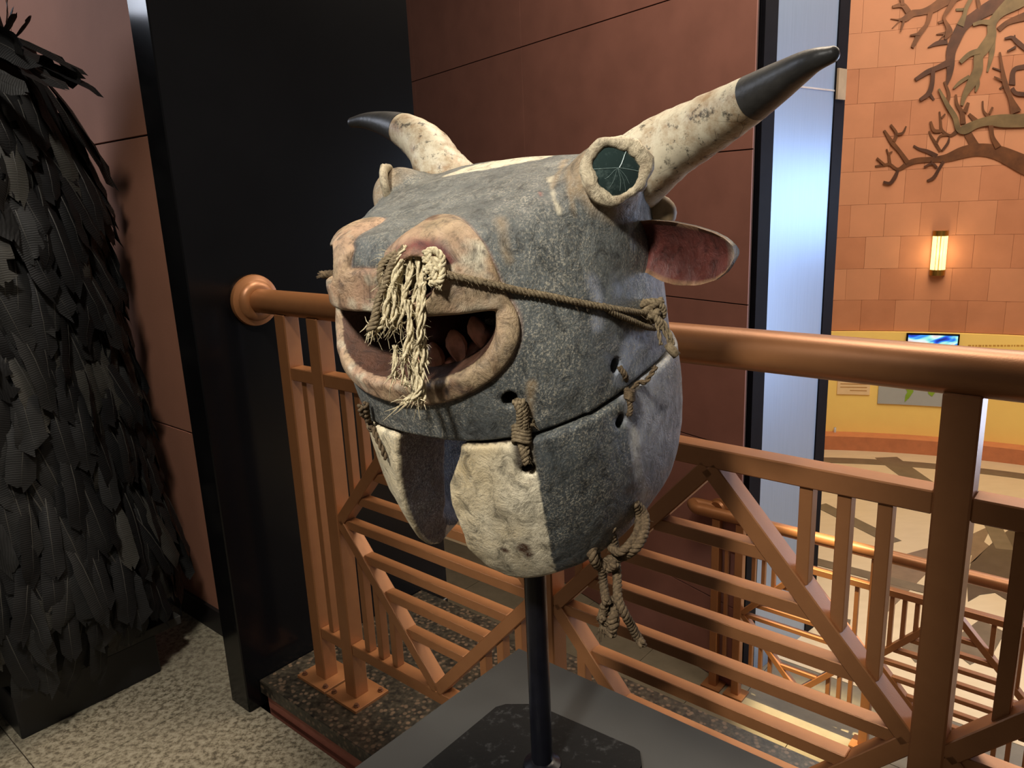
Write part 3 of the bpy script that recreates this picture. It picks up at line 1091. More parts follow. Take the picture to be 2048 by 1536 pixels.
# paint of the jaw
x, y, z = jv.T
ang = np.degrees(np.arctan2(y, x))
n1 = fbm(x, y, z, 110, 51); n2 = fbm(x, y, z, 34, 52); n3 = fbm(x, y, z, 14, 53)
c = np.tile(GREYD * 1.05, (len(jv), 1)) * (1 + 0.22 * n1 + 0.12 * n2)[:, None]
e0 = locs([(1062, 880), (1085, 1000), (1105, 1112)], (2,))
ae = np.interp(z, sorted(p[2] for p in e0), [math.degrees(math.atan2(p[1], p[0])) for p in sorted(e0, key=lambda q: q[2])]) if len(e0) > 1 else 45 + 0 * z
front = (ae - ang + 0.8 * n3) * 5 * 0.6
c = blend(c, np.where(ang < 100, front, 0), CREAM * 1.12)
tan_ = (np.where(ang < ae, 1.0, 0.0)) * (0.75 * n1 + 0.55 + 0.35 * n2 - 0.012 * np.maximum(0, ang - ae + 14) * 4)
c = blend(c, tan_ * 0.8, np.array(lin((206, 182, 136))))
spots = locs([(905, 1035), (1045, 1095), (1010, 1100), (1060, 1110)], (2,))
for q, rr in zip(spots, (20, 17, 13, 12)):
    d = np.linalg.norm(jv - q, axis=1); c = blend(c, 0.85 * (rr - d + 10 * n2) / 7, BROWN * 0.75)
c = blend(c, np.where(ang < ae, 0.8 * (n3 + n2 - 0.75) * 3, 0), BROWN)
e1 = locs([(1268, 862), (1275, 940), (1290, 1000)], (2,))
if len(e1) > 1:
    d, p_ = dist_poly(jv, e1); am_ = math.degrees(math.atan2(e1[0][1], e1[0][0]))
    c = blend(c, np.where(ang > am_ - 4 - 0.02 * z, (0.95 - 0.0 * d) * np.clip((ang - am_ + 4) / 1.5, 0, 1) * np.clip(1.2 - (ang - am_) / 60, 0.5, 1), 0), lin((138, 140, 144)))
    c = blend(c, np.where(ang > am_ - 6, 0.7 * (16 - d + 7 * n2) / 8, 0), lin((176, 172, 162)))
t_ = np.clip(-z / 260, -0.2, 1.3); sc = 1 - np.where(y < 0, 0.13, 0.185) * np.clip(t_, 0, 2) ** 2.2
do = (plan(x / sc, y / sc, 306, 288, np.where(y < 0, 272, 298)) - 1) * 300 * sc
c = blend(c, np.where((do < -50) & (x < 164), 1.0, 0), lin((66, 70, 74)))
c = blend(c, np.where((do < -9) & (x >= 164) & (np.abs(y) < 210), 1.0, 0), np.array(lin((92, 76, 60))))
hd_ = min(1, 1)
q = locs([(1046, 890), (1050, 925)], (2,))
if len(q) > 1:
    d, p_ = dist_poly(jv, q); c = blend(c, 0.8 * (22 - d + 5 * n2) / 8, lin((84, 74, 62)))
paint(jaw, jv, np.clip(c, 0.002, 1))
# ------------------------------------------------------------------ horns, eyes, ears, teeth
def part_local(mb, name, mat, smooth=True, angle=None, parent=None):
    return mb.build(name, mat, parent or mask, smooth=smooth, angle=angle)


t = NT('cracked_white_horn')
bc = t.mix(t.ramp(t.noise(30, 8, 0.75), [(0.38, 0.0), (0.58, 1.0)]), lin((156, 128, 94)), lin((208, 197, 170)))
vor = t.node('ShaderNodeTexVoronoi', Scale=38.0); vor.feature = 'DISTANCE_TO_EDGE'
t.link(t.tc.outputs['Object'], vor.inputs['Vector'])
crk = t.ramp(vor.outputs['Distance'], [(0.0, 0.25), (0.014, 1.0)])
msk = t.ramp(t.noise(14, 3), [(0.42, 1.0), (0.50, 0.0)])
st = t.ramp(t.noise(75, 6, 0.75), [(0.56, 1.0), (0.64, 0.2)])
cm = t.mix(msk, (1.0, 1.0, 1.0), crk)
t.color(t.mix(1.0, t.mix(1.0, bc, cm, 'MULTIPLY'), st, 'MULTIPLY')).set(0.5)
t.bump(t.noise(120, 6), 0.35, 0.001)
M_HORN = t.m
M_HORNTIP = simple('dark_horn', (0.045, 0.043, 0.040), 0.42, var=0.35, vscale=30, bump=(140, 0.25))


def horn(pix, depth_y, radii, cut):
    """pix: pixels along the axis, depth_y: lateral position (bull's left) of each, radii in units"""
    pts = []
    for (q, yy) in zip(pix, depth_y):
        pts.append(on_plane(*q, l2w((0, yy, 0)), ML))
    ps = spline(pts, 46)
    rr = np.interp(np.linspace(0, 1, 46), np.linspace(0, 1, len(radii)), radii) * UN
    kc = int(cut * 45)
    rb = [rr[i] * (1 + 0.012 * math.sin(i * 1.9) + 0.012 * random.uniform(-1, 1)) for i in range(kc + 1)]
    m = MB(); m.tube(ps[:kc + 1], rb, 28); h = m.build('horn', M_HORN, mask, angle=50)
    tp = ps[kc:]; tr = list(rr[kc:])
    e = (tp[-1] - tp[-2]); L = np.linalg.norm(e); e /= L; r0 = tr[-1]
    for a in (0.35, 0.65, 0.85, 0.97):
        tp.append(ps[-1] + e * r0 * a * 0.9); tr.append(r0 * math.sqrt(1 - a * a))
    tr[0] *= 1.01
    m = MB(); m.tube(tp, tr, 28); m.build('horn_tip', M_HORNTIP, h, angle=50)
    return h, ps


horn([(1262, 352), (1330, 298), (1400, 258), (1480, 212), (1560, 162), (1620, 125), (1664, 109)], [225, 290, 360, 440, 515, 570, 600],
     [68, 60, 52, 43.5, 34, 24, 16, 11], 0.575)
horn([(915, 372), (880, 335), (856, 296), (818, 266), (775, 249), (735, 242), (704, 245)], [-185, -230, -265, -320, -395, -460, -505], [54, 54, 50, 43, 34, 25, 17, 11], 0.57)

# eyes
M_EYERIM = painted('flaked_cream_rim', (0.10, 0.065, 0.04), 0.5, 0.55, 0.8, 300)
t = NT('cracked_glass_eye')
t.color((0.012, 0.022, 0.020)).set(0.06, 0, 0.7)
t.b.inputs['Coat Weight'].default_value = 0.5
wv = t.ramp(t.noise(60, 6, 0.8), [(0.52, (0.018, 0.032, 0.029)), (0.75, (0.09, 0.125, 0.112))])  # pale grey-green mottling paints a reflection into the glass colour
t.color(wv)
M_GLASS = t.m
M_CRACK = simple('glass_crack', (0.20, 0.27, 0.25), 0.3)


def eye(centre, normal, ru, rv, upv):
    n = np.asarray(normal, float); n /= np.linalg.norm(n)
    a = np.cross(upv, n); a /= np.linalg.norm(a); b = np.cross(n, a)
    m = MB(); R_ = []
    K = 40
    for k in range(K):
        an = 2 * math.pi * k / K
        wob = 1 + 0.05 * math.sin(3 * an + 1) + 0.03 * math.sin(7 * an) + 0.02 * random.uniform(-1, 1)
        R_.append((centre + a * math.cos(an) * ru * wob + b * math.sin(an) * rv * wob + n * UN * 3 * math.sin(2 * an), an))
    vs = []; fs = []; S = 10; cols = []
    for (c_, an) in R_:
        rad = (c_ - centre); rad /= np.linalg.norm(rad)
        w1 = UN * (11 + 3 * math.sin(2 * an + 0.6) + 1.6 * random.uniform(-1, 1)); w2 = UN * 8
        for q in range(S):
            ph = 2 * math.pi * q / S
            vs.append(c_ + rad * math.cos(ph) * w1 + n * math.sin(ph) * w2)
    for i in range(K):
        for q in range(S):
            fs.append((i * S + q, i * S + (q + 1) % S, ((i + 1) % K) * S + (q + 1) % S, ((i + 1) % K) * S + q))
    m.add(vs, fs)
    rim = m.build('eye_rim', M_EYERIM, mask, smooth=True)
    lv = np.array([w2l(v_) for v_ in vs])
    nn = fbm(*lv.T, 22, 61); n4 = fbm(*lv.T, 9, 62)
    cc = np.tile(np.array(lin((206, 190, 158))), (len(lv), 1)); cc = blend(cc, 1.4 * (nn - 0.05), np.array(lin((120, 92, 64)))); cc = blend(cc, 2.2 * (n4 - 0.35), np.array(lin((70, 52, 38))))
    paint(rim, lv, cc)
    m = MB(); gv = [centre + n * UN * 8]; gf = []
    RN, KN = 6, 32
    for i in range(1, RN + 1):
        f = i / RN
        for k in range(KN):
            an = 2 * math.pi * k / KN
            gv.append(centre + (a * math.cos(an) * ru + b * math.sin(an) * rv) * f * 0.97 + n * UN * (9 * (1 - f * f) - 1))
    for k in range(KN): gf.append((0, 1 + k, 1 + (k + 1) % KN))
    for i in range(RN - 1):
        for k in range(KN):
            p_, q_ = 1 + i * KN + k, 1 + i * KN + (k + 1) % KN
            gf.append((p_, p_ + KN, q_ + KN, q_))
    m.add(gv, gf); gl = m.build('eye_glass', M_GLASS, mask, smooth=True)
    m = MB()
    cc0 = centre + (a * 0.05 * ru + b * 0.1 * rv)
    for an, r1, wd in ((-0.08, 0.96, 0.5), (1.05, 0.95, 1.0), (3.05, 0.96, 0.5), (4.3, 0.6, 0.25), (4.9, 0.7, 0.3), (5.5, 0.65, 0.25), (3.7, 0.5, 0.25), (5.15, 0.8, 0.2)):
        pts = []
        for f in np.linspace(0, 1, 6):
            u_ = 0.05 + (math.cos(an) * r1 - 0.05) * f + 0.03 * math.sin(5 * f + an); v_ = 0.1 + (math.sin(an) * r1 - 0.1) * f
            rr_ = min(1, u_ * u_ + v_ * v_)
            pts.append(centre + a * u_ * ru + b * v_ * rv + n * UN * (9 * (1 - rr_) - 0.7))
        m.tube(pts, UN * wd, 4)
    m.build('crack', M_CRACK, gl)


eh = hit(1230, 342, (0,))
ec = eh[0] if eh is not None else l2w((0, 285, 400))
en = (CAM - ec) / np.linalg.norm(CAM - ec)
nl = 0.62 * en + 0.55 * ML + 0.25 * MF + 0.05 * MU; nl /= np.linalg.norm(nl)
eye(ec + nl * UN * 4, nl, UN * 47, UN * 44, ZV)
lc = w2l(ec); lcr = l2w((lc[0], -lc[1] + 46, lc[2])); nr_ = nl - 2 * (nl @ ML) * ML
eye(lcr - nr_ * UN * 2, nr_, UN * 47, UN * 44, ZV)

# ears
M_EARIN = painted('dark_red_ear_paint', (0.16, 0.07, 0.05), 0.35, 0.5, 0.5, 260)


def ear(mir):
    out = [(0.0, 0.50), (0.10, 0.53), (0.30, 0.56), (0.5, 0.52), (0.7, 0.42), (0.85, 0.31), (0.95, 0.20), (1.0, 0.08)]
    lo = [(0.0, -0.50), (0.08, -0.42), (0.2, -0.40), (0.35, -0.55), (0.5, -0.62), (0.7, -0.60), (0.85, -0.50), (0.95, -0.34), (1.0, -0.14)]
    nu, nv = 22, 13
    base = np.array([-75.0, 240, 262]); tip = np.array([-22.0, 462, 276])
    ax = tip - base; Lx = np.linalg.norm(ax); ax /= Lx
    upd = np.array([-0.12, 0.0, 1.0]); upd -= ax * (upd @ ax); upd /= np.linalg.norm(upd)
    nrm = np.cross(upd, ax)
    if nrm[0] < 0: nrm = -nrm
    hgt = 92
    front = []; back = []; cols = []
    for i in range(nu):
        u_ = i / (nu - 1)
        u2 = 1 - (1 - u_) ** 1.15
        t1 = np.interp(u2, *zip(*out)); t0_ = np.interp(u2, *zip(*lo))
        for j in range(nv):
            f = j / (nv - 1); vv_ = t0_ + (t1 - t0_) * f
            e = 2 * f - 1
            cup = 20 * (1 - e * e) * (1 - u_ ** 3)
            p_ = base + ax * (u2 * Lx) + upd * (vv_ * hgt) - nrm * cup + nrm * (8 * math.sin(u_ * 3)) + nrm * 1.5 * math.sin(9 * u_ + 5 * f)
            front.append(p_); back.append(p_ - nrm * (9 + 4 * (1 - e * e)))
            rimd = min(1 - abs(e), (1 - u_) * 1.6)
            cols.append(rimd)
    fs = []
    N = nu * nv
    for i in range(nu - 1):
        for j in range(nv - 1):
            a_, b_ = i * nv + j, i * nv + j + 1
            fs.append((a_, a_ + nv, b_ + nv, b_)); fs.append((N + a_, N + b_, N + b_ + nv, N + a_ + nv))
    bd = [i * nv for i in range(nu)] + [(nu - 1) * nv + j for j in range(1, nv)] + [i * nv + nv - 1 for i in range(nu - 2, -1, -1)] + [j for j in range(nv - 2, 0, -1)]
    for k in range(len(bd)):
        a_, b_ = bd[k], bd[(k + 1) % len(bd)]
        fs.append((a_, b_, N + b_, N + a_))
    L_ = np.array(front + back)
    if mir: L_[:, 1] *= -1; fs = [f[::-1] for f in fs]
    m = MB(); m.add([l2w(p_) for p_ in L_], fs)
    o = m.build('ear', M_EARIN, mask, angle=60)
    rm = np.array(cols * 2); nn = fbm(*L_.T, 40, 71)
    c = np.tile(np.array(lin((88, 44, 38))), (len(L_), 1)) * (1 + 0.3 * nn)[:, None]
    c = blend(c, (0.07 - rm + 0.03 * nn) / 0.05, np.array(lin((166, 130, 96))) * 0.8)
    u_all = np.repeat(np.arange(nu) / (nu - 1), nv); u_all = np.concatenate([u_all, u_all])
    c = blend(c, (u_all - 0.93) / 0.05, np.array(lin((150, 136, 122))))
    isb = np.arange(len(L_)) >= N
    c = blend(c, np.where(isb, 1.0, 0.0), GREYD)
    paint(o, L_, c)


ear(False); ear(True)
# wooden knob behind the left ear
m = MB(); kc_ = on_plane(1306, 428, l2w((0, 245, 0)), ML); m.lathe(kc_ - MF * 0.01, MF * 0.8 + ML * 0.6, [(0, 0.014), (0.006, 0.019), (0.014, 0.019), (0.02, 0.014), (0.022, 0.008)], 20)
m.build('peg', simple('pale_wood_peg', lin((150, 128, 96)), 0.6, var=0.3, vscale=60), mask, angle=50)

# teeth along the lower jaw and a tongue stub
M_TOOTH = simple('stained_tooth', lin((186, 130, 106)), 0.3, var=0.45, vscale=60, bump=(200, 0.4))


def cyl_local(px, py, R):
    """where the sight line meets an upright cylinder round the mask's own axis"""
    o = w2l(CAM); d = w2l(CAM + ray(px, py)) - o
    a = d[0] ** 2 + d[1] ** 2; b = 2 * (o[0] * d[0] + o[1] * d[1]); c = o[0] ** 2 + o[1] ** 2 - R * R
    t_ = (-b - math.sqrt(max(0, b * b - 4 * a * c))) / (2 * a)
    return o + d * t_


def tooth(px, py, hgt, wid, lean=0.0):
    q = cyl_local(px, py, 244.0 if px > 790 else 222.0); ph = math.atan2(q[1], q[0])
    rad = np.array([math.cos(ph), math.sin(ph), 0]); tan_v = np.array([-math.sin(ph), math.cos(ph), 0])
    c_ = q
    vs = []
    prof = [(-1.15, 0.35), (-0.5, 0.8), (0.0, 1.0), (0.45, 0.85), (0.85, 0.45), (1.0, 0.18)]
    K = 8
    for (h2, r2) in prof:
        for k in range(K):
            an = 2 * math.pi * (k + 0.5) / K
            vs.append(l2w(c_ + np.array([0, 0, 1]) * h2 * hgt + rad * (-4 * h2 + math.sin(an) * r2 * wid * 0.75) + tan_v * (math.cos(an) * r2 * wid + lean * h2)))
    fs = []
    for i in range(len(prof) - 1):
        for k in range(K):
            fs.append((i * K + k, i * K + (k + 1) % K, (i + 1) * K + (k + 1) % K, (i + 1) * K + k))
    fs.append(tuple(range(K))[::-1]); fs.append(tuple((len(prof) - 1) * K + k for k in range(K)))
    m = MB(); m.add(vs, fs); m.build('tooth', M_TOOTH, mask, angle=35)


gp = [l2w(cyl_local(*q, 236.0)) for q in ((730, 738), (780, 757), (830, 757), (880, 742), (930, 718), (962, 690), (978, 655))]
m = MB(); m.tube(spline(gp, 40), [UN * 15 * (1 + 0.12 * math.sin(i * 1.7)) for i in range(40)], 10)
m.build('gum', simple('dark_gum', lin((120, 74, 58)), 0.4, var=0.4, vscale=60, bump=(150, 0.4)), mask, smooth=True)
for q in ((700, 690, 20, 15, 3), (727, 703, 22, 15, 2), (757, 716, 23, 16, 2), (870, 715, 26, 19, -2), (913, 690, 26, 19, -3), (955, 662, 24, 17, -4), (838, 728, 16, 14, 0), (798, 726, 16, 14, 0)):
    tooth(*q)
m = MB()
tg = [l2w((120, -10, 190)), l2w((170, -8, 196)), l2w((215, -6, 192)), l2w((240, -5, 180))]
m.tube(spline(tg, 10), [UN * q for q in (60, 58, 56, 54, 52, 48, 44, 38, 28, 10)], 16)
m.build('tongue', simple('dark_red_tongue', lin((92, 50, 40)), 0.45, var=0.3, vscale=50), mask, smooth=True)

# ------------------------------------------------------------------ ropes
def rope_mat(name, c1, c2):
    t = NT(name)
    t.color(t.mix(t.ramp(t.noise(260, 4, 0.7), [(0.35, 0.0), (0.7, 1.0)]), c1, c2)).set(0.85, 0, 0.2)
    t.bump(t.noise(600, 3), 0.5, 0.001)
    return t.m


M_ROPE = rope_mat('old_hemp', lin((88, 75, 56)), lin((138, 122, 95)))
M_ROPEPALE = rope_mat('pale_hemp', lin((158, 144, 112)), lin((222, 208, 172)))
M_ROPEDARK = rope_mat('dark_hemp', lin((66, 54, 40)), lin((112, 94, 70)))


def rope_into(mb, pts, r, plies=3, pitch=0.012, sides=6, taper=False, n=None, fray=0.0):
    Lp = sum(np.linalg.norm(np.asarray(pts[i + 1]) - np.asarray(pts[i])) for i in range(len(pts) - 1))
    n = n or max(10, int(Lp / pitch * 9))
    c = spline(pts, n)
    T = [c[min(i + 1, n - 1)] - c[max(i - 1, 0)] for i in range(n)]
    T = [q / (np.linalg.norm(q) + 1e-12) for q in T]
    nrm = np.cross(T[0], ZV if abs(T[0][2]) < 0.9 else _x); nrm /= np.linalg.norm(nrm)
    F = []
    for i in range(n):
        nrm = nrm - T[i] * (nrm @ T[i]); nrm /= np.linalg.norm(nrm); F.append((nrm.copy(), np.cross(T[i], nrm)))
    s = 0
    arc = [0.0]
    for i in range(1, n): arc.append(arc[-1] + np.linalg.norm(c[i] - c[i - 1]))
    for k in range(plies):
        path = []; rad = []
        for i in range(n):
            a = 2 * math.pi * (arc[i] / pitch + k / plies)
            sp = 1 + fray * max(0, (arc[i] / arc[-1] - 0.75)) * 8
            path.append(c[i] + r * 0.52 * sp * (math.cos(a) * F[i][0] + math.sin(a) * F[i][1]))
            rad.append(r * 0.56 * (0.75 if taper and i > n * 0.9 else 1))
        mb.tube(path, rad, sides)
    return c


def fuzz_into(mb, c, r, count, length):
    for _ in range(count):
        i = random.randrange(1, len(c) - 1)
        t_ = c[i + 1] - c[i - 1]; t_ /= np.linalg.norm(t_) + 1e-9
        dv = rng.normal(size=3); dv -= t_ * (dv @ t_) * 0.5; dv /= np.linalg.norm(dv)
        p0 = c[i] + dv * r * 0.6; l = length * random.uniform(0.4, 1.2)
        b1 = rng.normal(size=3) * l * 0.35
        p1 = p0 + dv * l * 0.5 + t_ * l * 0.3; p2 = p0 + dv * l * 0.8 + t_ * l * 0.6 + b1
        mb.tube([p0, p1, p2], [0.00022, 0.0002, 0.00008], 3, caps=False)


# rope from the nostril round the cheek, with the tassel
nose_rope = empty('nose_rope', at_depth(815, 500, l2w((300, 110, 350))), 'frayed pale hemp rope hanging from the bull mask nostril and running back across its cheek', 'rope')
cheek = surf([(892, 549), (905, 553), (945, 561), (985, 569), (1040, 582), (1100, 594), (1160, 607), (1215, 617), (1262, 624), (1296, 628)], 0.0042)
m = MB(); cc_ = rope_into(m, cheek, 0.0035, 3, 0.013); m.build('cheek_rope', M_ROPE, nose_rope, smooth=True)
m = MB(); fuzz_into(m, cc_, 0.004, 160, 0.006); tag(m.build('fibre', M_ROPE, nose_rope), kind='stuff')
cheek2 = surf([(1200, 612), (1225, 628), (1255, 640), (1282, 652), (1304, 656)], 0.004)
m = MB(); rope_into(m, cheek2, 0.0034, 3, 0.012); m.build('second_strand', M_ROPE, nose_rope, smooth=True)
# knot at the back of the cheek
m = MB()
kc_ = surf([(1292, 626)], 0.008)[0]
a_ = at_depth(1320, 616, kc_); 
for pts, r_ in (([(1262, 622), (1280, 610), (1305, 604), (1322, 612), (1326, 628), (1312, 640), (1288, 640), (1270, 632)], 0.0042),
                ([(1270, 640), (1290, 622), (1308, 610), (1324, 600)], 0.0040), ([(1285, 606), (1300, 622), (1316, 640), (1326, 655)], 0.0042),
                ([(1278, 632), (1300, 632), (1318, 622)], 0.0044)):
    rope_into(m, [at_depth(*q, kc_) + (CAM - kc_) * 0.006 * math.sin(i) for i, q in enumerate(pts)], r_, 3, 0.011)
m.build('knot', M_ROPE, nose_rope, smooth=True)
m = MB()
kk = kc_ + (CAM - kc_) * 0.004
for pts in ([(1318, 640), (1328, 662), (1338, 684), (1346, 700)], [(1312, 642), (1318, 668), (1322, 690)], [(1322, 645), (1340, 668), (1346, 690)], [(1324, 640), (1334, 655), (1342, 678)]):
    rope_into(m, [at_depth(*q, kk) for q in pts], 0.0022, 2, 0.02)
m.tube([at_depth(1334, 688, kk), at_depth(1344, 700, kk), at_depth(1354, 712, kk)], [0.004, 0.005, 0.0045], 8)
for pts in ([(1290, 610), (1268, 602), (1258, 596)], [(1296, 608), (1285, 598), (1276, 596)], [(1312, 606), (1320, 602), (1328, 598)], [(1310, 608), (1316, 604), (1324, 606)]):
    m.tube([at_depth(*q, kk) for q in pts], [0.0016, 0.0012, 0.0005], 5)
m.build('knot_tail', M_ROPE, nose_rope, smooth=True)
# knot beside the nostril
m = MB(); nk = surf([(912, 528)], 0.010)[0]
for pts in ([(848, 508), (866, 500), (882, 512), (884, 530), (868, 540), (852, 532)], [(850, 545), (868, 528), (884, 540), (880, 562), (862, 566)], [(846, 520), (866, 520), (886, 526)], [(856, 505), (862, 530), (872, 560)]):
    rope_into(m, [at_depth(*q, nk) for q in pts], 0.0034, 3, 0.014)
for _ in range(26):
    q0 = (866 + random.uniform(-18, 18), 550 + random.uniform(-14, 16)); q1 = (q0[0] + random.uniform(-10, 14), q0[1] + random.uniform(4, 22))
    m.tube([at_depth(*q0, nk), at_depth((q0[0] + q1[0]) / 2 + random.uniform(-5, 5), (q0[1] + q1[1]) / 2, nk), at_depth(*q1, nk)], [0.0012, 0.001, 0.0004], 4)
m.build('nostril_knot', M_ROPEPALE, nose_rope, smooth=True)
# tassel: every strand is a part
tz = l2w((322, 95, 300))
n0 = at_depth(812, 492, tz)
strands = [([(815, 490), (800, 540), (782, 600), (766, 640), (752, 662)], 0.0046, 0), ([(808, 494), (785, 530), (768, 570), (758, 600), (748, 640), (742, 662)], 0.0044, 1),
           ([(818, 492), (806, 550), (798, 600), (790, 640), (784, 655)], 0.0046, 0), ([(820, 492), (818, 545), (806, 600), (802, 640), (796, 650)], 0.0044, 0),
           ([(812, 492), (792, 545), (776, 605), (768, 645)], 0.0046, 0), ([(826, 495), (832, 560), (828, 610), (838, 660), (846, 700)], 0.0044, 0),
           ([(840, 505), (846, 560), (838, 620), (846, 680), (850, 730)], 0.0050, 0), ([(832, 500), (842, 580), (846, 640), (840, 690)], 0.0044, 0),
           ([(800, 500), (778, 520), (766, 545), (772, 575), (760, 600)], 0.0048, 1), ([(795, 505), (768, 525), (760, 550), (770, 570)], 0.0046, 1),
           ([(820, 600), (818, 660), (812, 700), (808, 720)], 0.0046, 0), ([(825, 640), (818, 690), (830, 740), (822, 790), (812, 804)], 0.0036, 0),
           ([(845, 690), (842, 740), (848, 780), (838, 802)], 0.0046, 0), ([(838, 680), (832, 730), (836, 770), (830, 800)], 0.0040, 0),
           ([(792, 690), (790, 720), (786, 752)], 0.0030, 0), ([(812, 690), (806, 730), (812, 770)], 0.0026, 0), ([(806, 500), (800, 520), (786, 560), (790, 620), (780, 648)], 0.0042, 0)]
fz_m = MB(); tipm = MB()
for k, (pts, r_, dk) in enumerate(strands):
    dep = [l2w((318 + 16 * math.sin(k * 2.1) + 8 * i / len(pts), 95, 300)) for i in range(len(pts))]
    w3 = [at_depth(q[0] + 2.5 * math.sin(3 * i + k), q[1], dd_) for i, (q, dd_) in enumerate(zip(pts, dep))]
    m = MB(); c_ = rope_into(m, w3, r_ * (0.62 if not dk else 0.8), 2 if not dk else 3, 0.034 if not dk else 0.013, 7, fray=0.4)
    if not dk:
        w4 = [q + RT * 0.0036 * math.sin(2.3 * i + k * 1.7) + _f * 0.004 * math.cos(k + i) for i, q in enumerate(w3)]
        rope_into(m, w4, r_ * 0.5, 2, 0.028, 6, fray=0.6)
    m.build('tassel_strand', M_ROPEPALE if not dk else M_ROPE, nose_rope, smooth=True)
    fuzz_into(fz_m, c_, r_, 26, 0.008)
    e = c_[-1]; td = c_[-1] - c_[-4]; td /= np.linalg.norm(td)
    for _ in range(14):
        dv = td + 0.55 * rng.normal(size=3); l = random.uniform(0.004, 0.012)
        s0 = e - td * 0.003 + rng.normal(size=3) * r_ * 0.35
        tipm.tube([s0, s0 + dv * l * 0.6, s0 + dv * l + rng.normal(size=3) * 0.0015], [0.0007, 0.0005, 0.0002], 3, caps=False)
tag(fz_m.build('fibre', M_ROPEPALE, nose_rope), kind='stuff')
tag(tipm.build('frayed_end', M_ROPEPALE, nose_rope), kind='stuff')
# rope end in the right nostril
m = MB(); ref = at_depth(670, 548, l2w((255, -135, 345)))
rope_into(m, [at_depth(*q, ref) for q in ((700, 545), (682, 546), (662, 548), (642, 550))], 0.0042, 3, 0.012)
for _ in range(16):
    q1 = (636 + random.uniform(-4, 4), 549 + random.uniform(-9, 9)); m.tube([at_depth(646, 549, ref), at_depth(*q1, ref)], [0.0012, 0.0003], 4)
m.build('rope_end', M_ROPEDARK, nose_rope, smooth=True)


# lacing between the two halves
def lacing(name, lab, paths, r_, lift, wraps, tails, mat):
    first = surf([paths[0][0]], lift)[0]
    e = empty(name, first, lab, 'rope')
    for p_ in paths:
        m = MB(); c_ = rope_into(m, surf(p_, lift), r_, 3, 0.011); fuzz_into(m, c_, r_, 40, 0.005)
        m.build('cord', mat, e, smooth=True)
    for (q, w_, up_) in wraps:
        m = MB(); c0 = surf([q], lift)[0]; n_ = (CAM - c0) / np.linalg.norm(CAM - c0)
        for k in range(5):
            yy = up_ * (k - 2) / 2
            pp = [at_depth(q[0] + w_ * math.cos(a), q[1] + yy + 3 * math.sin(a * 2), c0) + n_ * 0.007 * math.sin(a) for a in np.linspace(-0.3, math.pi + 0.3, 8)]
            m.tube(pp, 0.0022, 6)
        m.build('wrapping', mat, e, smooth=True)
    for p_ in tails:
        m = MB(); c0 = surf([p_[0]], lift)[0]
        c_ = rope_into(m, [at_depth(*q, c0) for q in p_], r_ * 0.9, 2, 0.014); fuzz_into(m, c_, r_, 20, 0.005)
        m.build('tail', mat, e, smooth=True)
    return e


lacing('lacing_cord', 'hemp cord lacing nearest the mouth, wrapped tight where it crosses the seam', [[(1037, 797), (1039, 815), (1040, 838), (1041, 860), (1043, 885), (1048, 905), (1052, 922)], [(1043, 797), (1048, 820), (1049, 845), (1046, 868)]],
       0.0042, 0.004, [((1043, 868), 17, 14)], [[(1050, 858), (1060, 848), (1068, 846)], [(1054, 880), (1052, 905), (1050, 918)]], M_ROPE)
lacing('lacing_cord', 'thin dark cord lacing below the cheek knot, its loose end sticking out backwards', [[(1240, 735), (1246, 752), (1252, 775), (1254, 795), (1256, 815), (1254, 830)]],
       0.0030, 0.003, [((1259, 790), 8, 8)], [[(1262, 782), (1278, 764), (1290, 765), (1300, 752), (1312, 733)]], M_ROPEDARK)
e = empty('lacing_cord', at_depth(742, 830, l2w((150, -230, 20))), 'dark cord lacing at the left edge of the mask, seen edge-on beside the chin', 'rope')
ref = l2w((200, -250, 30)); m = MB()
rope_into(m, surf([(731, 806), (735, 822), (741, 842), (752, 858)], 0.006), 0.0042, 2, 0.016)
m.build('cord', M_ROPEDARK, e, smooth=True); m = MB()
rope_into(m, surf([(741, 800), (743, 818), (746, 838)], 0.006), 0.0036, 2, 0.016)
m.build('cord', M_ROPEDARK, e, smooth=True); m = MB()
for k in range(5): m.tube([at_depth(724 + 3 * k, 796 + 3 * (k % 2), l2w((200, -250, 60))), at_depth(732 + 2 * k, 812, l2w((205, -246, 50)))], [0.0004, 0.0012], 4)
tag(m.build('frayed_end', M_ROPEDARK, e, smooth=True), kind='stuff')
m = MB(); rope_into(m, surf([(752, 856), (759, 872), (768, 890), (778, 915)], 0.004), 0.003, 2, 0.016); m.build('tail', M_ROPEDARK, e, smooth=True)

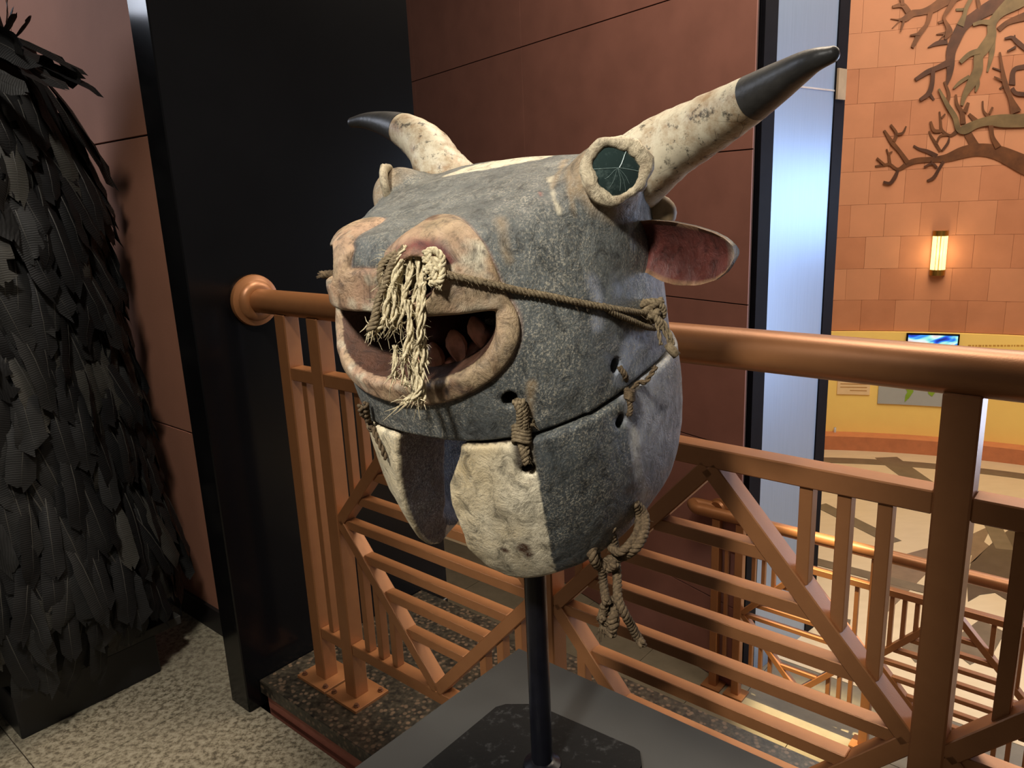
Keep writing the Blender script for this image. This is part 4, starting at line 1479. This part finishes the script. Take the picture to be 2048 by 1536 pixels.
# long rope hanging from the rear bottom edge
ref = surf([(1268, 1015)], 0.0)[0]
e = empty('hanging_rope', ref, 'knotted brown rope dangling under the rear edge of the bull mask beside the pole', 'rope')
for nm, pts, r_ in (('loop', [(1262, 1000), (1284, 1022), (1290, 1045), (1284, 1075), (1268, 1098), (1245, 1112), (1220, 1120), (1200, 1132), (1188, 1118), (1184, 1100), (1196, 1084), (1206, 1070)], 0.0058),
                    ('loop', [(1270, 1005), (1278, 1030), (1276, 1060), (1262, 1085), (1240, 1104), (1224, 1096), (1216, 1080), (1222, 1066), (1224, 1055)], 0.0050),
                    ('loop', [(1190, 1090), (1194, 1120), (1212, 1138), (1232, 1128)], 0.0052),
                    ('strand', [(1204, 1130), (1206, 1160), (1210, 1190), (1214, 1205)], 0.0050), ('strand', [(1224, 1062), (1230, 1100), (1234, 1150), (1236, 1196), (1248, 1225), (1262, 1250), (1276, 1276), (1286, 1290)], 0.0052),
                    ('strand', [(1232, 1196), (1218, 1206), (1206, 1222), (1204, 1240)], 0.0048)):
    m = MB(); c_ = rope_into(m, [at_depth(q[0], q[1], ref + _f * 0.012 * math.sin(i * 1.3)) for i, q in enumerate(pts)], r_, 3, 0.016)
    fuzz_into(m, c_, r_, 50, 0.006); m.build(nm, M_ROPEDARK, e, smooth=True)
m = MB()
for pts in ([(1206, 1212), (1222, 1206), (1230, 1220), (1224, 1240), (1208, 1246), (1202, 1232)], [(1200, 1238), (1216, 1222), (1230, 1236), (1226, 1256), (1210, 1262)], [(1210, 1210), (1206, 1240), (1218, 1262), (1226, 1270)], [(1228, 1215), (1230, 1245), (1222, 1268)]):
    rope_into(m, [at_depth(q[0], q[1], ref + _f * 0.012 * math.sin(i * 1.7)) for i, q in enumerate(pts)], 0.0050, 3, 0.015)
for _ in range(22):
    q0 = (1203 + random.uniform(-4, 4), 1248 + random.uniform(-8, 8)); q1 = (q0[0] + random.uniform(-9, 5), q0[1] + random.uniform(8, 34))
    m.tube([at_depth(*q0, ref), at_depth(*q1, ref)], [0.0008, 0.0003], 3)
m.build('knot', M_ROPEDARK, e, smooth=True)
# ------------------------------------------------------------------ feather costume on its black box
BS = 0.535
m = MB(); sbox(m, BS, BS + 0.62, -0.602, -0.225, 0.0, 0.125)
box = tag(m.build('costume_box', M_BOX), 'low black box with a worn board on top under the feather costume', 'box')
m = MB(); sbox(m, BS - 0.004, BS + 0.62, -0.59, -0.145, 0.125, 0.152); m.build('top_board', M_BOXTOP, box)
CX = P(0.83, -0.44, 0)
cn = (CAM - CX) * np.array([1, 1, 0]); cn /= np.linalg.norm(cn)
cr = np.cross(ZV, cn)                            # to the camera's right is positive below
if cr @ RT < 0: cr = -cr
prof = []
for (px, py) in ((26, 18), (30, 60), (62, 92), (92, 135), (132, 190), (155, 260), (205, 400), (232, 520), (250, 620), (284, 760), (304, 860), (345, 980), (352, 1060), (328, 1150), (280, 1230), (225, 1290)):
    q = on_plane(px, py, CX, cn); prof.append((q[2], max(0.03, (q - CX) @ cr)))
prof = [p_ for p_ in prof if p_[0] > 0.16]
prof.sort()
pz = [p_[0] for p_ in prof]; pr_ = [p_[1] for p_ in prof]
costume = empty('feather_costume', CX + ZV * 0.152, 'tall costume covered in black feathers standing on the low black box by the left wall', 'costume')
M_CLOTH = simple('black_cloth', (0.006, 0.006, 0.006), 0.9)
zz = np.linspace(pz[0], pz[-1], 26)
m = MB(); m.lathe(CX, ZV, [(0.152, max(0.1, np.interp(pz[0], pz, pr_) - 0.05))] + [(z_, max(0.025, np.interp(z_, pz, pr_) - 0.035)) for z_ in zz] + [(zz[-1] + 0.02, 0.02)], 32)
m.build('body', M_CLOTH, costume, smooth=True)
cz = on_plane(60, 108, CX, cn)[2]
m = MB(); rr_ = np.interp(cz, pz, pr_) - 0.004
m.lathe(CX, ZV, [(cz - 0.012, rr_ - 0.02), (cz - 0.012, rr_), (cz, rr_ + 0.004), (cz + 0.012, rr_ - 0.004), (cz + 0.012, rr_ - 0.03)], 32)
m.build('collar', M_CLOTH, costume, smooth=True)


def feather_mat(name, c1, c2):
    t = NT(name)
    wv = t.node('ShaderNodeTexWave', Scale=60.0, Distortion=3.0); wv.bands_direction = 'X'
    t.link(t.tc.outputs['Object'], wv.inputs['Vector'])
    t.color(t.mix(t.mix(0.5, t.noise(22, 4), wv.outputs['Fac']), c1, c2)).set(0.6, 0, 0.3)
    t.bump(wv.outputs['Fac'], 0.4, 0.001)
    return t.m


FM = [feather_mat('black_feather', (0.004, 0.004, 0.0044), (0.013, 0.013, 0.013)), feather_mat('charcoal_feather', (0.008, 0.008, 0.008), (0.022, 0.022, 0.021)),
      feather_mat('dusty_feather', (0.022, 0.021, 0.018), (0.062, 0.058, 0.048))]
M_RACHIS = simple('feather_quill', (0.05, 0.047, 0.04), 0.5)


def feather_geo(L, W, seed):
    """feather along +X, face up +Z: vertices, faces and the faces of the quill"""
    r = random.Random(seed); n = 9
    vs = []; fs = []
    tipk = r.uniform(0.75, 0.95)
    for i in range(n):
        u_ = i / (n - 1)
        wd = W * (0.25 + 0.75 * math.sin(min(1, u_ / 0.45) * math.pi / 2)) * (1 if u_ < tipk else math.sqrt(max(0.02, 1 - ((u_ - tipk) / (1.001 - tipk)) ** 2)))
        bend = -0.22 * L * u_ ** 2 * r.uniform(0.8, 1.1)
        a, b = (r.uniform(0.88, 1.06) for _ in (0, 1))
        ru = r.uniform(-0.012, 0.012)
        vs += [(u_ * L + 0.05 * L * u_ + ru, -wd * a, bend - wd * 0.28), (u_ * L, -wd * 0.45, bend - wd * 0.04), (u_ * L, 0, bend + 0.001), (u_ * L, wd * 0.45, bend - wd * 0.04), (u_ * L + 0.05 * L * u_ - ru, wd * b, bend - wd * 0.28)]
    for i in range(n - 1):
        for k in range(4):
            if r.random() < 0.03 and k in (0, 3) and i > 2: continue
            p_ = i * 5 + k
            fs.append((p_, p_ + 5, p_ + 6, p_ + 1))
    nq = len(fs); base = len(vs)
    for i in range(n):
        u_ = i / (n - 1); c = vs[i * 5 + 2]; h = 0.0022 * (1.05 - u_)
        vs += [(c[0], -h, c[2] + 0.0004), (c[0], 0, c[2] + 0.0004 + h), (c[0], h, c[2] + 0.0004)]
    for i in range(n - 1):
        p_ = base + i * 3
        fs += [(p_, p_ + 3, p_ + 4, p_ + 1), (p_ + 1, p_ + 4, p_ + 5, p_ + 2)]
    return vs, fs, nq


FV = []
for k in range(12):
    L = (0.17, 0.21, 0.25, 0.19)[k % 4]; Wd = (0.024, 0.030, 0.033, 0.027)[(k * 3 + 1) % 4]
    vs, fs, nq = feather_geo(L, Wd, 100 + k)
    for mi in range(3):
        me = mesh_data('feather', vs, fs, FM[mi], True); me.materials.append(M_RACHIS)
        me.polygons.foreach_set('material_index', [0] * nq + [1] * (len(fs) - nq)); me.update()
        FV.append((me, vs, fs, k, mi))
rest = [MB(), MB(), MB()]
cands = []
rows = 30
ztop_, zbot_ = on_plane(100, 112, CX, cn)[2], 0.37
for rI in range(rows):
    zr_ = zbot_ + (ztop_ - zbot_) * rI / (rows - 1)
    rad = np.interp(zr_, pz, pr_)
    cnt_ = max(5, int(2 * math.pi * rad / 0.052))
    for k in range(cnt_):
        th = 2 * math.pi * (k + 0.5 * (rI % 2) + random.uniform(-0.3, 0.3)) / cnt_
        z_ = zr_ + random.uniform(-0.035, 0.035)
        out = cn * math.cos(th) + cr * math.sin(th)
        r0 = np.interp(z_, pz, pr_) - 0.028
        org = CX + out * r0 + ZV * z_
        slope = (np.interp(z_ - 0.06, pz, pr_) - np.interp(z_ + 0.06, pz, pr_)) / 0.12
        dn = out * (slope + random.uniform(0.16, 0.42)) - ZV + np.cross(ZV, out) * random.uniform(-0.30, 0.30)
        if z_ > on_plane(115, 165, CX, cn)[2]: dn = out * 1.3 - ZV * 0.40 + np.cross(ZV, out) * random.uniform(-0.4, 0.4)
        dn /= np.linalg.norm(dn)
        up_ = out - dn * (out @ dn) + 0.25 * rng.normal(size=3); up_ -= dn * (up_ @ dn); up_ /= np.linalg.norm(up_)
        M3 = np.array([dn, np.cross(up_, dn), up_]).T
        tipv = org + dn * 0.28
        if (tipv - A0) @ V > -0.015: continue
        mid = org + dn * 0.1
        v_ = mid - CAM; dz = v_ @ _f
        px = 1024 + FPX * (v_ @ RT) / dz
        cands.append((out @ cn, px, org, M3))
vis = [c_ for c_ in cands if c_[0] > -0.12 and c_[1] > -20]
vis.sort(key=lambda c_: -c_[0])
keep = set(id(c_) for c_ in vis[:298])
for c_ in cands:
    k = random.choices(range(12))[0]; mi = random.choices((0, 1, 2), (0.52, 0.36, 0.12))[0]
    me, vs, fs, _, _ = FV[k * 3 + mi]
    if id(c_) in keep:
        o = bpy.data.objects.new('feather', me); coll.objects.link(o)
        o.parent = costume; o.matrix_parent_inverse = costume.matrix_basis.inverted()
        M4 = Matrix(c_[3].tolist()).to_4x4(); M4.translation = Vector(c_[2]); o.matrix_basis = M4
    elif c_[0] > -0.6:
        rest[mi].add([c_[2] + c_[3] @ np.array(q) for q in vs], fs)
for mi in range(3):
    if rest[mi].v: tag(rest[mi].build('plumage', FM[mi], costume, smooth=True), kind='stuff')
# tufts round the neck
for k in range(16):
    th = -1.6 + 3.2 * k / 15 + random.uniform(-0.1, 0.1)
    out = cn * math.cos(th) + cr * math.sin(th)
    z_ = random.choice([cz + 0.02, cz + 0.05, pz[-1] - 0.06])
    org = CX + out * (np.interp(z_, pz, pr_) - 0.03) + ZV * z_
    dn = out * random.uniform(0.1, 0.5) + ZV * random.uniform(0.4, 0.9) + np.cross(ZV, out) * random.uniform(-0.3, 0.3); dn /= np.linalg.norm(dn)
    up_ = out - dn * (out @ dn); up_ /= np.linalg.norm(up_)
    o = bpy.data.objects.new('tuft', FV[(k % 12) * 3 + (k % 3)][0]); coll.objects.link(o)
    o.parent = costume; o.matrix_parent_inverse = costume.matrix_basis.inverted()
    M4 = Matrix(np.array([dn, np.cross(up_, dn), up_]).T.tolist()).to_4x4() @ Matrix.Scale(0.36, 4); M4.translation = Vector(org); o.matrix_basis = M4

# ------------------------------------------------------------------ far wall: tree relief, lamp, screen, signs
tree = empty('tree_relief', cyl(cyl_hit(1990, 300, RW - 0.02)[0], RW - 0.02, cyl_hit(1990, 300, RW - 0.02)[1]), 'cut steel tree with twisting branches mounted on the far orange block wall', 'wall art')
A_ = lambda x_, y_: (1640 + x_ * 0.3256, y_ * 0.3256, 0.3256)
B_ = lambda x_, y_: (1780 + x_ * 0.1693, y_ * 0.1693, 0.1693)
BR = [
 (A_, 1, [(1420, 1080, 130), (1253, 1010, 118), (1100, 940, 92), (980, 920, 78), (880, 935, 72), (780, 970, 50), (700, 978, 34), (600, 985, 34), (540, 1005, 32), (480, 1040, 20), (430, 1010, 18), (385, 1015, 16), (340, 1022, 11)]),
 (A_, 1, [(540, 1000, 30), (490, 930, 24), (440, 870, 27), (395, 800, 13)]), (A_, 1, [(455, 870, 20), (470, 820, 18), (435, 765, 13)]), (A_, 1, [(470, 825, 14), (510, 815, 14), (530, 775, 8)]),
 (A_, 1, [(430, 1005, 18), (425, 950, 15), (445, 930, 7)]), (A_, 1, [(425, 955, 12), (410, 915, 7)]), (A_, 1, [(395, 1010, 16), (350, 970, 12)]), (A_, 3, [(480, 1045, 16), (460, 1090, 24), (430, 1125, 20), (390, 1118, 16)]),
 (A_, 3, [(720, 960, 28), (660, 930, 24), (610, 915, 16), (575, 895, 12)]), (A_, 3, [(760, 990, 20), (730, 1040, 18), (700, 1090, 22), (660, 1112, 14)]), (A_, 3, [(720, 1030, 14), (690, 1005, 16), (640, 1025, 10)]), (A_, 3, [(690, 1010, 10), (685, 985, 7)]),
 (A_, 1, [(740, 930, 18), (710, 880, 20), (680, 830, 12), (672, 805, 10)]), (A_, 1, [(715, 885, 12), (740, 835, 14), (795, 828, 12)]), (A_, 3, [(750, 925, 12), (785, 880, 16), (795, 845, 8)]),
 (A_, 2, [(1430, 720, 110), (1253, 740, 84), (1120, 742, 80), (1040, 742, 58), (960, 762, 50), (890, 795, 58), (850, 790, 36), (830, 720, 34), (780, 640, 28), (730, 545, 13)]),
 (A_, 1, [(890, 790, 50), (925, 850, 50), (955, 905, 60)]), (A_, 1, [(780, 640, 18), (792, 580, 20), (765, 500, 13)]), (A_, 1, [(880, 760, 34), (872, 690, 28), (842, 640, 20), (835, 580, 12)]), (A_, 1, [(890, 690, 30), (912, 630, 18)]),
 (A_, 1, [(960, 745, 34), (915, 700, 18)]), (A_, 1, [(1040, 720, 24), (1005, 680, 12), (1000, 620, 9)]), (A_, 1, [(1040, 700, 14), (1062, 658, 13)]), (A_, 1, [(1050, 770, 30), (1060, 840, 26), (1095, 905, 40)]),
 (A_, 1, [(850, 800, 30), (800, 832, 18), (750, 800, 18), (742, 750, 14), (735, 685, 9)]), (A_, 1, [(745, 725, 12), (770, 700, 9)]), (A_, 1, [(745, 805, 18), (700, 800, 22), (680, 745, 13)]),
 (A_, 1, [(1205, 690, 70), (1170, 600, 30), (1140, 520, 34), (1120, 420, 20), (1105, 320, 12)]), (A_, 3, [(1180, 520, 40), (1192, 430, 28), (1260, 408, 30)]), (A_, 3, [(1130, 440, 12), (1060, 415, 7)]), (A_, 3, [(1180, 540, 24), (1205, 572, 26), (1270, 580, 26)]),
 (A_, 1, [(1130, 500, 12), (1090, 480, 10), (1070, 470, 6)]), (A_, 1, [(1140, 520, 14), (1105, 545, 12)]),
 (B_, 3, [(1560, -130, 230), (1400, -10, 200), (1200, 80, 165), (1000, 200, 130), (860, 310, 130), (770, 480, 125), (720, 620, 112), (715, 780, 90), (700, 900, 60), (670, 1000, 26)]),
 (B_, 3, [(690, 740, 80), (560, 800, 60), (440, 850, 58), (300, 940, 40)]), (B_, 3, [(510, 820, 48), (500, 980, 50), (460, 1100, 58), (355, 1180, 38)]), (B_, 3, [(470, 1110, 40), (520, 1180, 26)]), (B_, 3, [(680, 490, 60), (560, 510, 52), (450, 560, 10)]),
 (B_, 2, [(1640, -120, 240), (1500, 0, 210), (1300, 150, 112), (1205, 280, 100), (1200, 420, 112), (1120, 560, 130), (1050, 660, 112), (1040, 820, 112), (975, 960, 112), (885, 1120, 62), (850, 1245, 36)]),
 (B_, 2, [(1060, 600, 70), (940, 640, 60), (830, 735, 48)]), (B_, 2, [(1210, 450, 80), (1200, 640, 60), (1150, 850, 20)]), (B_, 2, [(1020, 920, 70), (1035, 1000, 50), (1010, 1085, 20)]), (B_, 2, [(940, 900, 40), (830, 970, 40), (750, 1045, 20)]), (B_, 2, [(1180, 265, 70), (1080, 260, 50), (980, 292, 36)]),
 (B_, 1, [(820, -90, 170), (640, 10, 125), (500, 100, 100), (380, 140, 72), (260, 160, 80), (180, 220, 70), (100, 230, 20), (10, 220, 8)]), (B_, 1, [(220, 140, 70), (150, 60, 60), (30, 80, 28)]), (B_, 1, [(150, 60, 40), (140, -40, 50)]), (B_, 1, [(165, 240, 30), (150, 300, 24), (128, 375, 8)]), (B_, 1, [(120, 240, 16), (28, 332, 8)]),
 (B_, 1, [(480, 140, 60), (440, 280, 46), (350, 400, 60), (265, 560, 38)]), (B_, 1, [(350, 400, 40), (240, 415, 14)]), (B_, 1, [(770, -20, 70), (690, 110, 50), (640, 210, 32), (690, 320, 60), (695, 380, 84), (650, 465, 18)]), (B_, 1, [(640, 245, 30), (570, 268, 28)]), (B_, 1, [(680, 385, 40), (550, 405, 10)]), (B_, 1, [(650, 400, 18), (580, 475, 8)]),
 (B_, 2, [(970, -40, 44), (900, 100, 48), (880, 180, 50), (830, 300, 86)]), (B_, 2, [(890, 110, 34), (780, 115, 28)]), (B_, 1, [(1035, -20, 40), (1062, 110, 52)]), (B_, 3, [(1640, 600, 60), (1583, 560, 58), (1500, 490, 58), (1440, 440, 38), (1355, 455, 22)]), (B_, 3, [(1490, 550, 30), (1385, 605, 16)]), (B_, 3, [(1470, 450, 30), (1475, 412, 14)]),
 (B_, 1, [(1280, 350, 60), (1400, 260, 62), (1600, 190, 100), (1700, 150, 120)]),
]
TM = {1: M_TREE1, 2: M_TREE2, 3: M_TREE3}
for bi, (fn_, mk, pts) in enumerate(BR):
    q3 = [fn_(a, b) + (c_,) for a, b, c_ in pts]
    pp = spline([np.array([q[0], q[1], q[3] * q[2]]) for q in q3], max(4, len(pts) * 4))
    Rb = RW - 0.016 - 0.0045 * (bi % 4)
    L_, R2 = [], []
    for i in range(len(pp)):
        tt = pp[min(i + 1, len(pp) - 1)][:2] - pp[max(i - 1, 0)][:2]; tt /= np.linalg.norm(tt) + 1e-9
        nn = np.array([-tt[1], tt[0]]) * pp[i][2] / 2
        for sgn, lst in ((1, L_), (-1, R2)):
            th, z_ = cyl_hit(pp[i][0] + sgn * nn[0], pp[i][1] + sgn * nn[1], Rb); lst.append((th, z_))
    vs = []; fs = []
    for (a, b) in zip(L_, R2):
        vs += [cyl(a[0], Rb, a[1]), cyl(b[0], Rb, b[1]), cyl(b[0], Rb + 0.011, b[1]), cyl(a[0], Rb + 0.011, a[1])]
    for i in range(len(L_) - 1):
        for k in range(4): fs.append((4 * i + k, 4 * i + (k + 1) % 4, 4 * i + 4 + (k + 1) % 4, 4 * i + 4 + k))
    fs += [(3, 2, 1, 0), tuple(4 * len(L_) - 4 + k for k in range(4))]
    m = MB(); m.add(vs, fs); m.build('branch', TM[mk], tree)

# wall lamp
th, z0 = cyl_hit(1875, 550, RW - 0.003); th1, z1 = cyl_hit(1880, 461, RW - 0.003); th = (th + th1) / 2
inw = -np.array([math.cos(th), math.sin(th), 0]); tg_ = np.array([-math.sin(th), math.cos(th), 0])
lc_ = cyl(th, RW - 0.003, 0)
sconce = empty('wall_lamp', lc_ + ZV * z0, 'small lit brass wall lamp with glass rods on the far orange wall', 'lamp')
hw_ = 0.068
m = MB(); m.box(lc_ + inw * 0.006 + ZV * (z0 + z1) / 2, tg_ * hw_ * 0.8, inw * 0.006, ZV * (z1 - z0) / 2); m.build('back_plate', M_BRASS, sconce)
for a, b in ((z0, z0 + 0.055), (z1 - 0.05, z1)):
    m = MB(); m.prism([lc_ + tg_ * hw_ * math.cos(t_) + inw * (0.012 + hw_ * math.sin(t_)) + ZV * a for t_ in np.linspace(0, math.pi, 12)], ZV, b - a)
    m.build('end_cap', M_BRASS, sconce)
M_LAMP = emis('lit_glass_rod', (1.0, 0.72, 0.25), 2.2)
for t_ in np.linspace(0.2, math.pi - 0.2, 6):
    c0 = lc_ + tg_ * hw_ * 0.82 * math.cos(t_) + inw * (0.012 + hw_ * 0.82 * math.sin(t_))
    m = MB(); m.tube([c0 + ZV * (z0 + 0.05), c0 + ZV * (z1 - 0.045)], 0.0115, 8); m.build('glass_rod', M_LAMP, sconce, smooth=True)
lamp('wall_lamp_glow', 'POINT', lc_ + inw * 0.14 + ZV * (z0 + z1) / 2, (0, 0, 0), 3, (1.0, 0.75, 0.4), 0.06)


def wall_panel(x0, y0, x1, y1, R, dep, n=6):
    ta, za = cyl_hit(x0, y0, R); tb, zb_ = cyl_hit(x1, y1, R)
    m = MB(); cyl_slab(m, min(ta, tb), max(ta, tb), R, R + dep, min(za, zb_), max(za, zb_), n)
    return m, (min(ta, tb), max(ta, tb), min(za, zb_), max(za, zb_))


m, ex = wall_panel(1814, 667, 1914, 730, RW - 0.085, 0.034, 2)
scr = tag(m.build('display_screen', M_BLACKTRIM), 'small screen showing a bright blue picture, set into the yellow display wall', 'screen')
t = NT('screen_picture')
t.color((0.0, 0.0, 0.0))
mp = t.node('ShaderNodeMapping'); mp.inputs['Scale'].default_value = (3.0, 3.0, 6.0)
t.link(t.tc.outputs['Object'], mp.inputs['Vector'])
nz = t.node('ShaderNodeTexNoise', Scale=1.3, Detail=2.0, Distortion=1.2); t.link(mp.outputs[0], nz.inputs['Vector'])
col = t.ramp(nz.outputs['Fac'], [(0.30, (0.0, 0.0, 0.01)), (0.42, (0.02, 0.10, 0.85)), (0.50, (0.05, 0.35, 0.95)), (0.56, (0.35, 0.95, 0.85)), (0.62, (0.9, 1.0, 1.0)), (0.72, (0.8, 0.1, 0.15))])
t.link(col, t.b.inputs['Emission Color']); t.b.inputs['Emission Strength'].default_value = 0.9
m = MB(); cyl_slab(m, ex[0] + 0.003, ex[1] - 0.003, RW - 0.087, RW - 0.084, ex[2] + 0.015, ex[3] - 0.012, 2); m.build('picture', t.m, scr)
m, ex = wall_panel(1677, 735, 1739, 790, RW - 0.062, 0.013, 3)
pan = tag(m.build('text_panel', M_TEXTPANEL), 'beige text panel on the yellow display wall beside the grey sign', 'sign')
for k in range(7):
    za = ex[2] + (ex[3] - ex[2]) * (0.14 + 0.12 * k)
    m = MB(); cyl_slab(m, ex[0] + 0.006, ex[1] - 0.006 - (0.02 if k in (0, 4) else 0), RW - 0.0635, RW - 0.061, za, za + 0.008, 3); m.build('text_line', M_TEXT, pan)
m, ex = wall_panel(1760, 738, 1903, 815, RW - 0.066, 0.017, 4)
sg = tag(m.build('grey_sign', M_GREYSIGN), 'grey sign with green leaves on the yellow display wall', 'sign')
for poly in ([(1806, 745), (1822, 762), (1827, 783), (1818, 796), (1809, 804), (1811, 790), (1815, 784), (1806, 768)], [(1858, 750), (1868, 770), (1871, 784), (1864, 793), (1857, 788), (1852, 770)]):
    m = MB()
    q3 = [cyl(*(lambda h: (h[0], RW - 0.0675, h[1]))(cyl_hit(*q, RW - 0.0675))) for q in poly]
    m.prism(q3, -np.array([math.cos(ex[0]), math.sin(ex[0]), 0]), 0.003); m.build('leaf_print', M_GREENLEAF, sg)
m = MB(); x_ = 1936
M_TEXTY = simple('ochre_print', lin((196, 146, 60)), 0.7)
while x_ < 2042:
    wl_ = random.choice((3, 4, 5, 6)); ta, za = cyl_hit(x_, 693, RW - 0.0515); tb, _ = cyl_hit(x_ + wl_, 693, RW - 0.0515)
    cyl_slab(m, min(ta, tb), max(ta, tb), RW - 0.052, RW - 0.0495, za, za + 0.016, 1); x_ += wl_ + 2.2
m.build('wall_lettering', M_TEXTY, disp)

# clear barrier posts in front of the ledge
t = NT('clear_acrylic'); t.color((0.9, 0.9, 0.88)).set(0.12, 0, 0.5)
t.b.inputs['Transmission Weight'].default_value = 0.55
for k, (px, py) in enumerate(((1668, 891), (1878, 893))):
    q = on_z(px, py, ZL)
    o = empty('barrier_post', q, ('short clear barrier post left of the grey sign, before the curved ledge', 'short clear barrier post under the right end of the grey sign')[k], 'barrier post', 'clear barrier posts along the ledge')
    m = MB(); m.tube([q, q + ZV * 0.20], 0.012, 10); m.build('rod', t.m, o, smooth=True)
    m = MB(); m.lathe(q + ZV * 0.002, ZV, [(0, 0.05), (0.012, 0.048), (0.016, 0.02)], 16); m.build('foot', t.m, o, angle=40)
# more dark stone shapes in the lower floor at the right
for poly, mt in (([(1942, 1126), (1985, 1086), (2012, 1064), (2060, 1040), (2060, 1250), (2020, 1205), (1990, 1186), (1960, 1190), (1936, 1204), (1934, 1160)], M_TREE3),
                 ([(1955, 1075), (1978, 1092), (1950, 1122), (1940, 1128), (1946, 1100)], M_INLAY2), ([(1890, 1290), (1960, 1240), (2010, 1265), (1985, 1310), (1940, 1330)], M_INLAY)):
    m = MB(); m.prism([fz(*q) for q in poly], ZV, 0.004); m.build('inlay_shape', simple('dark_brown_inlay', (0.075, 0.055, 0.04), 0.35) if mt is M_TREE3 else mt, floor_low)
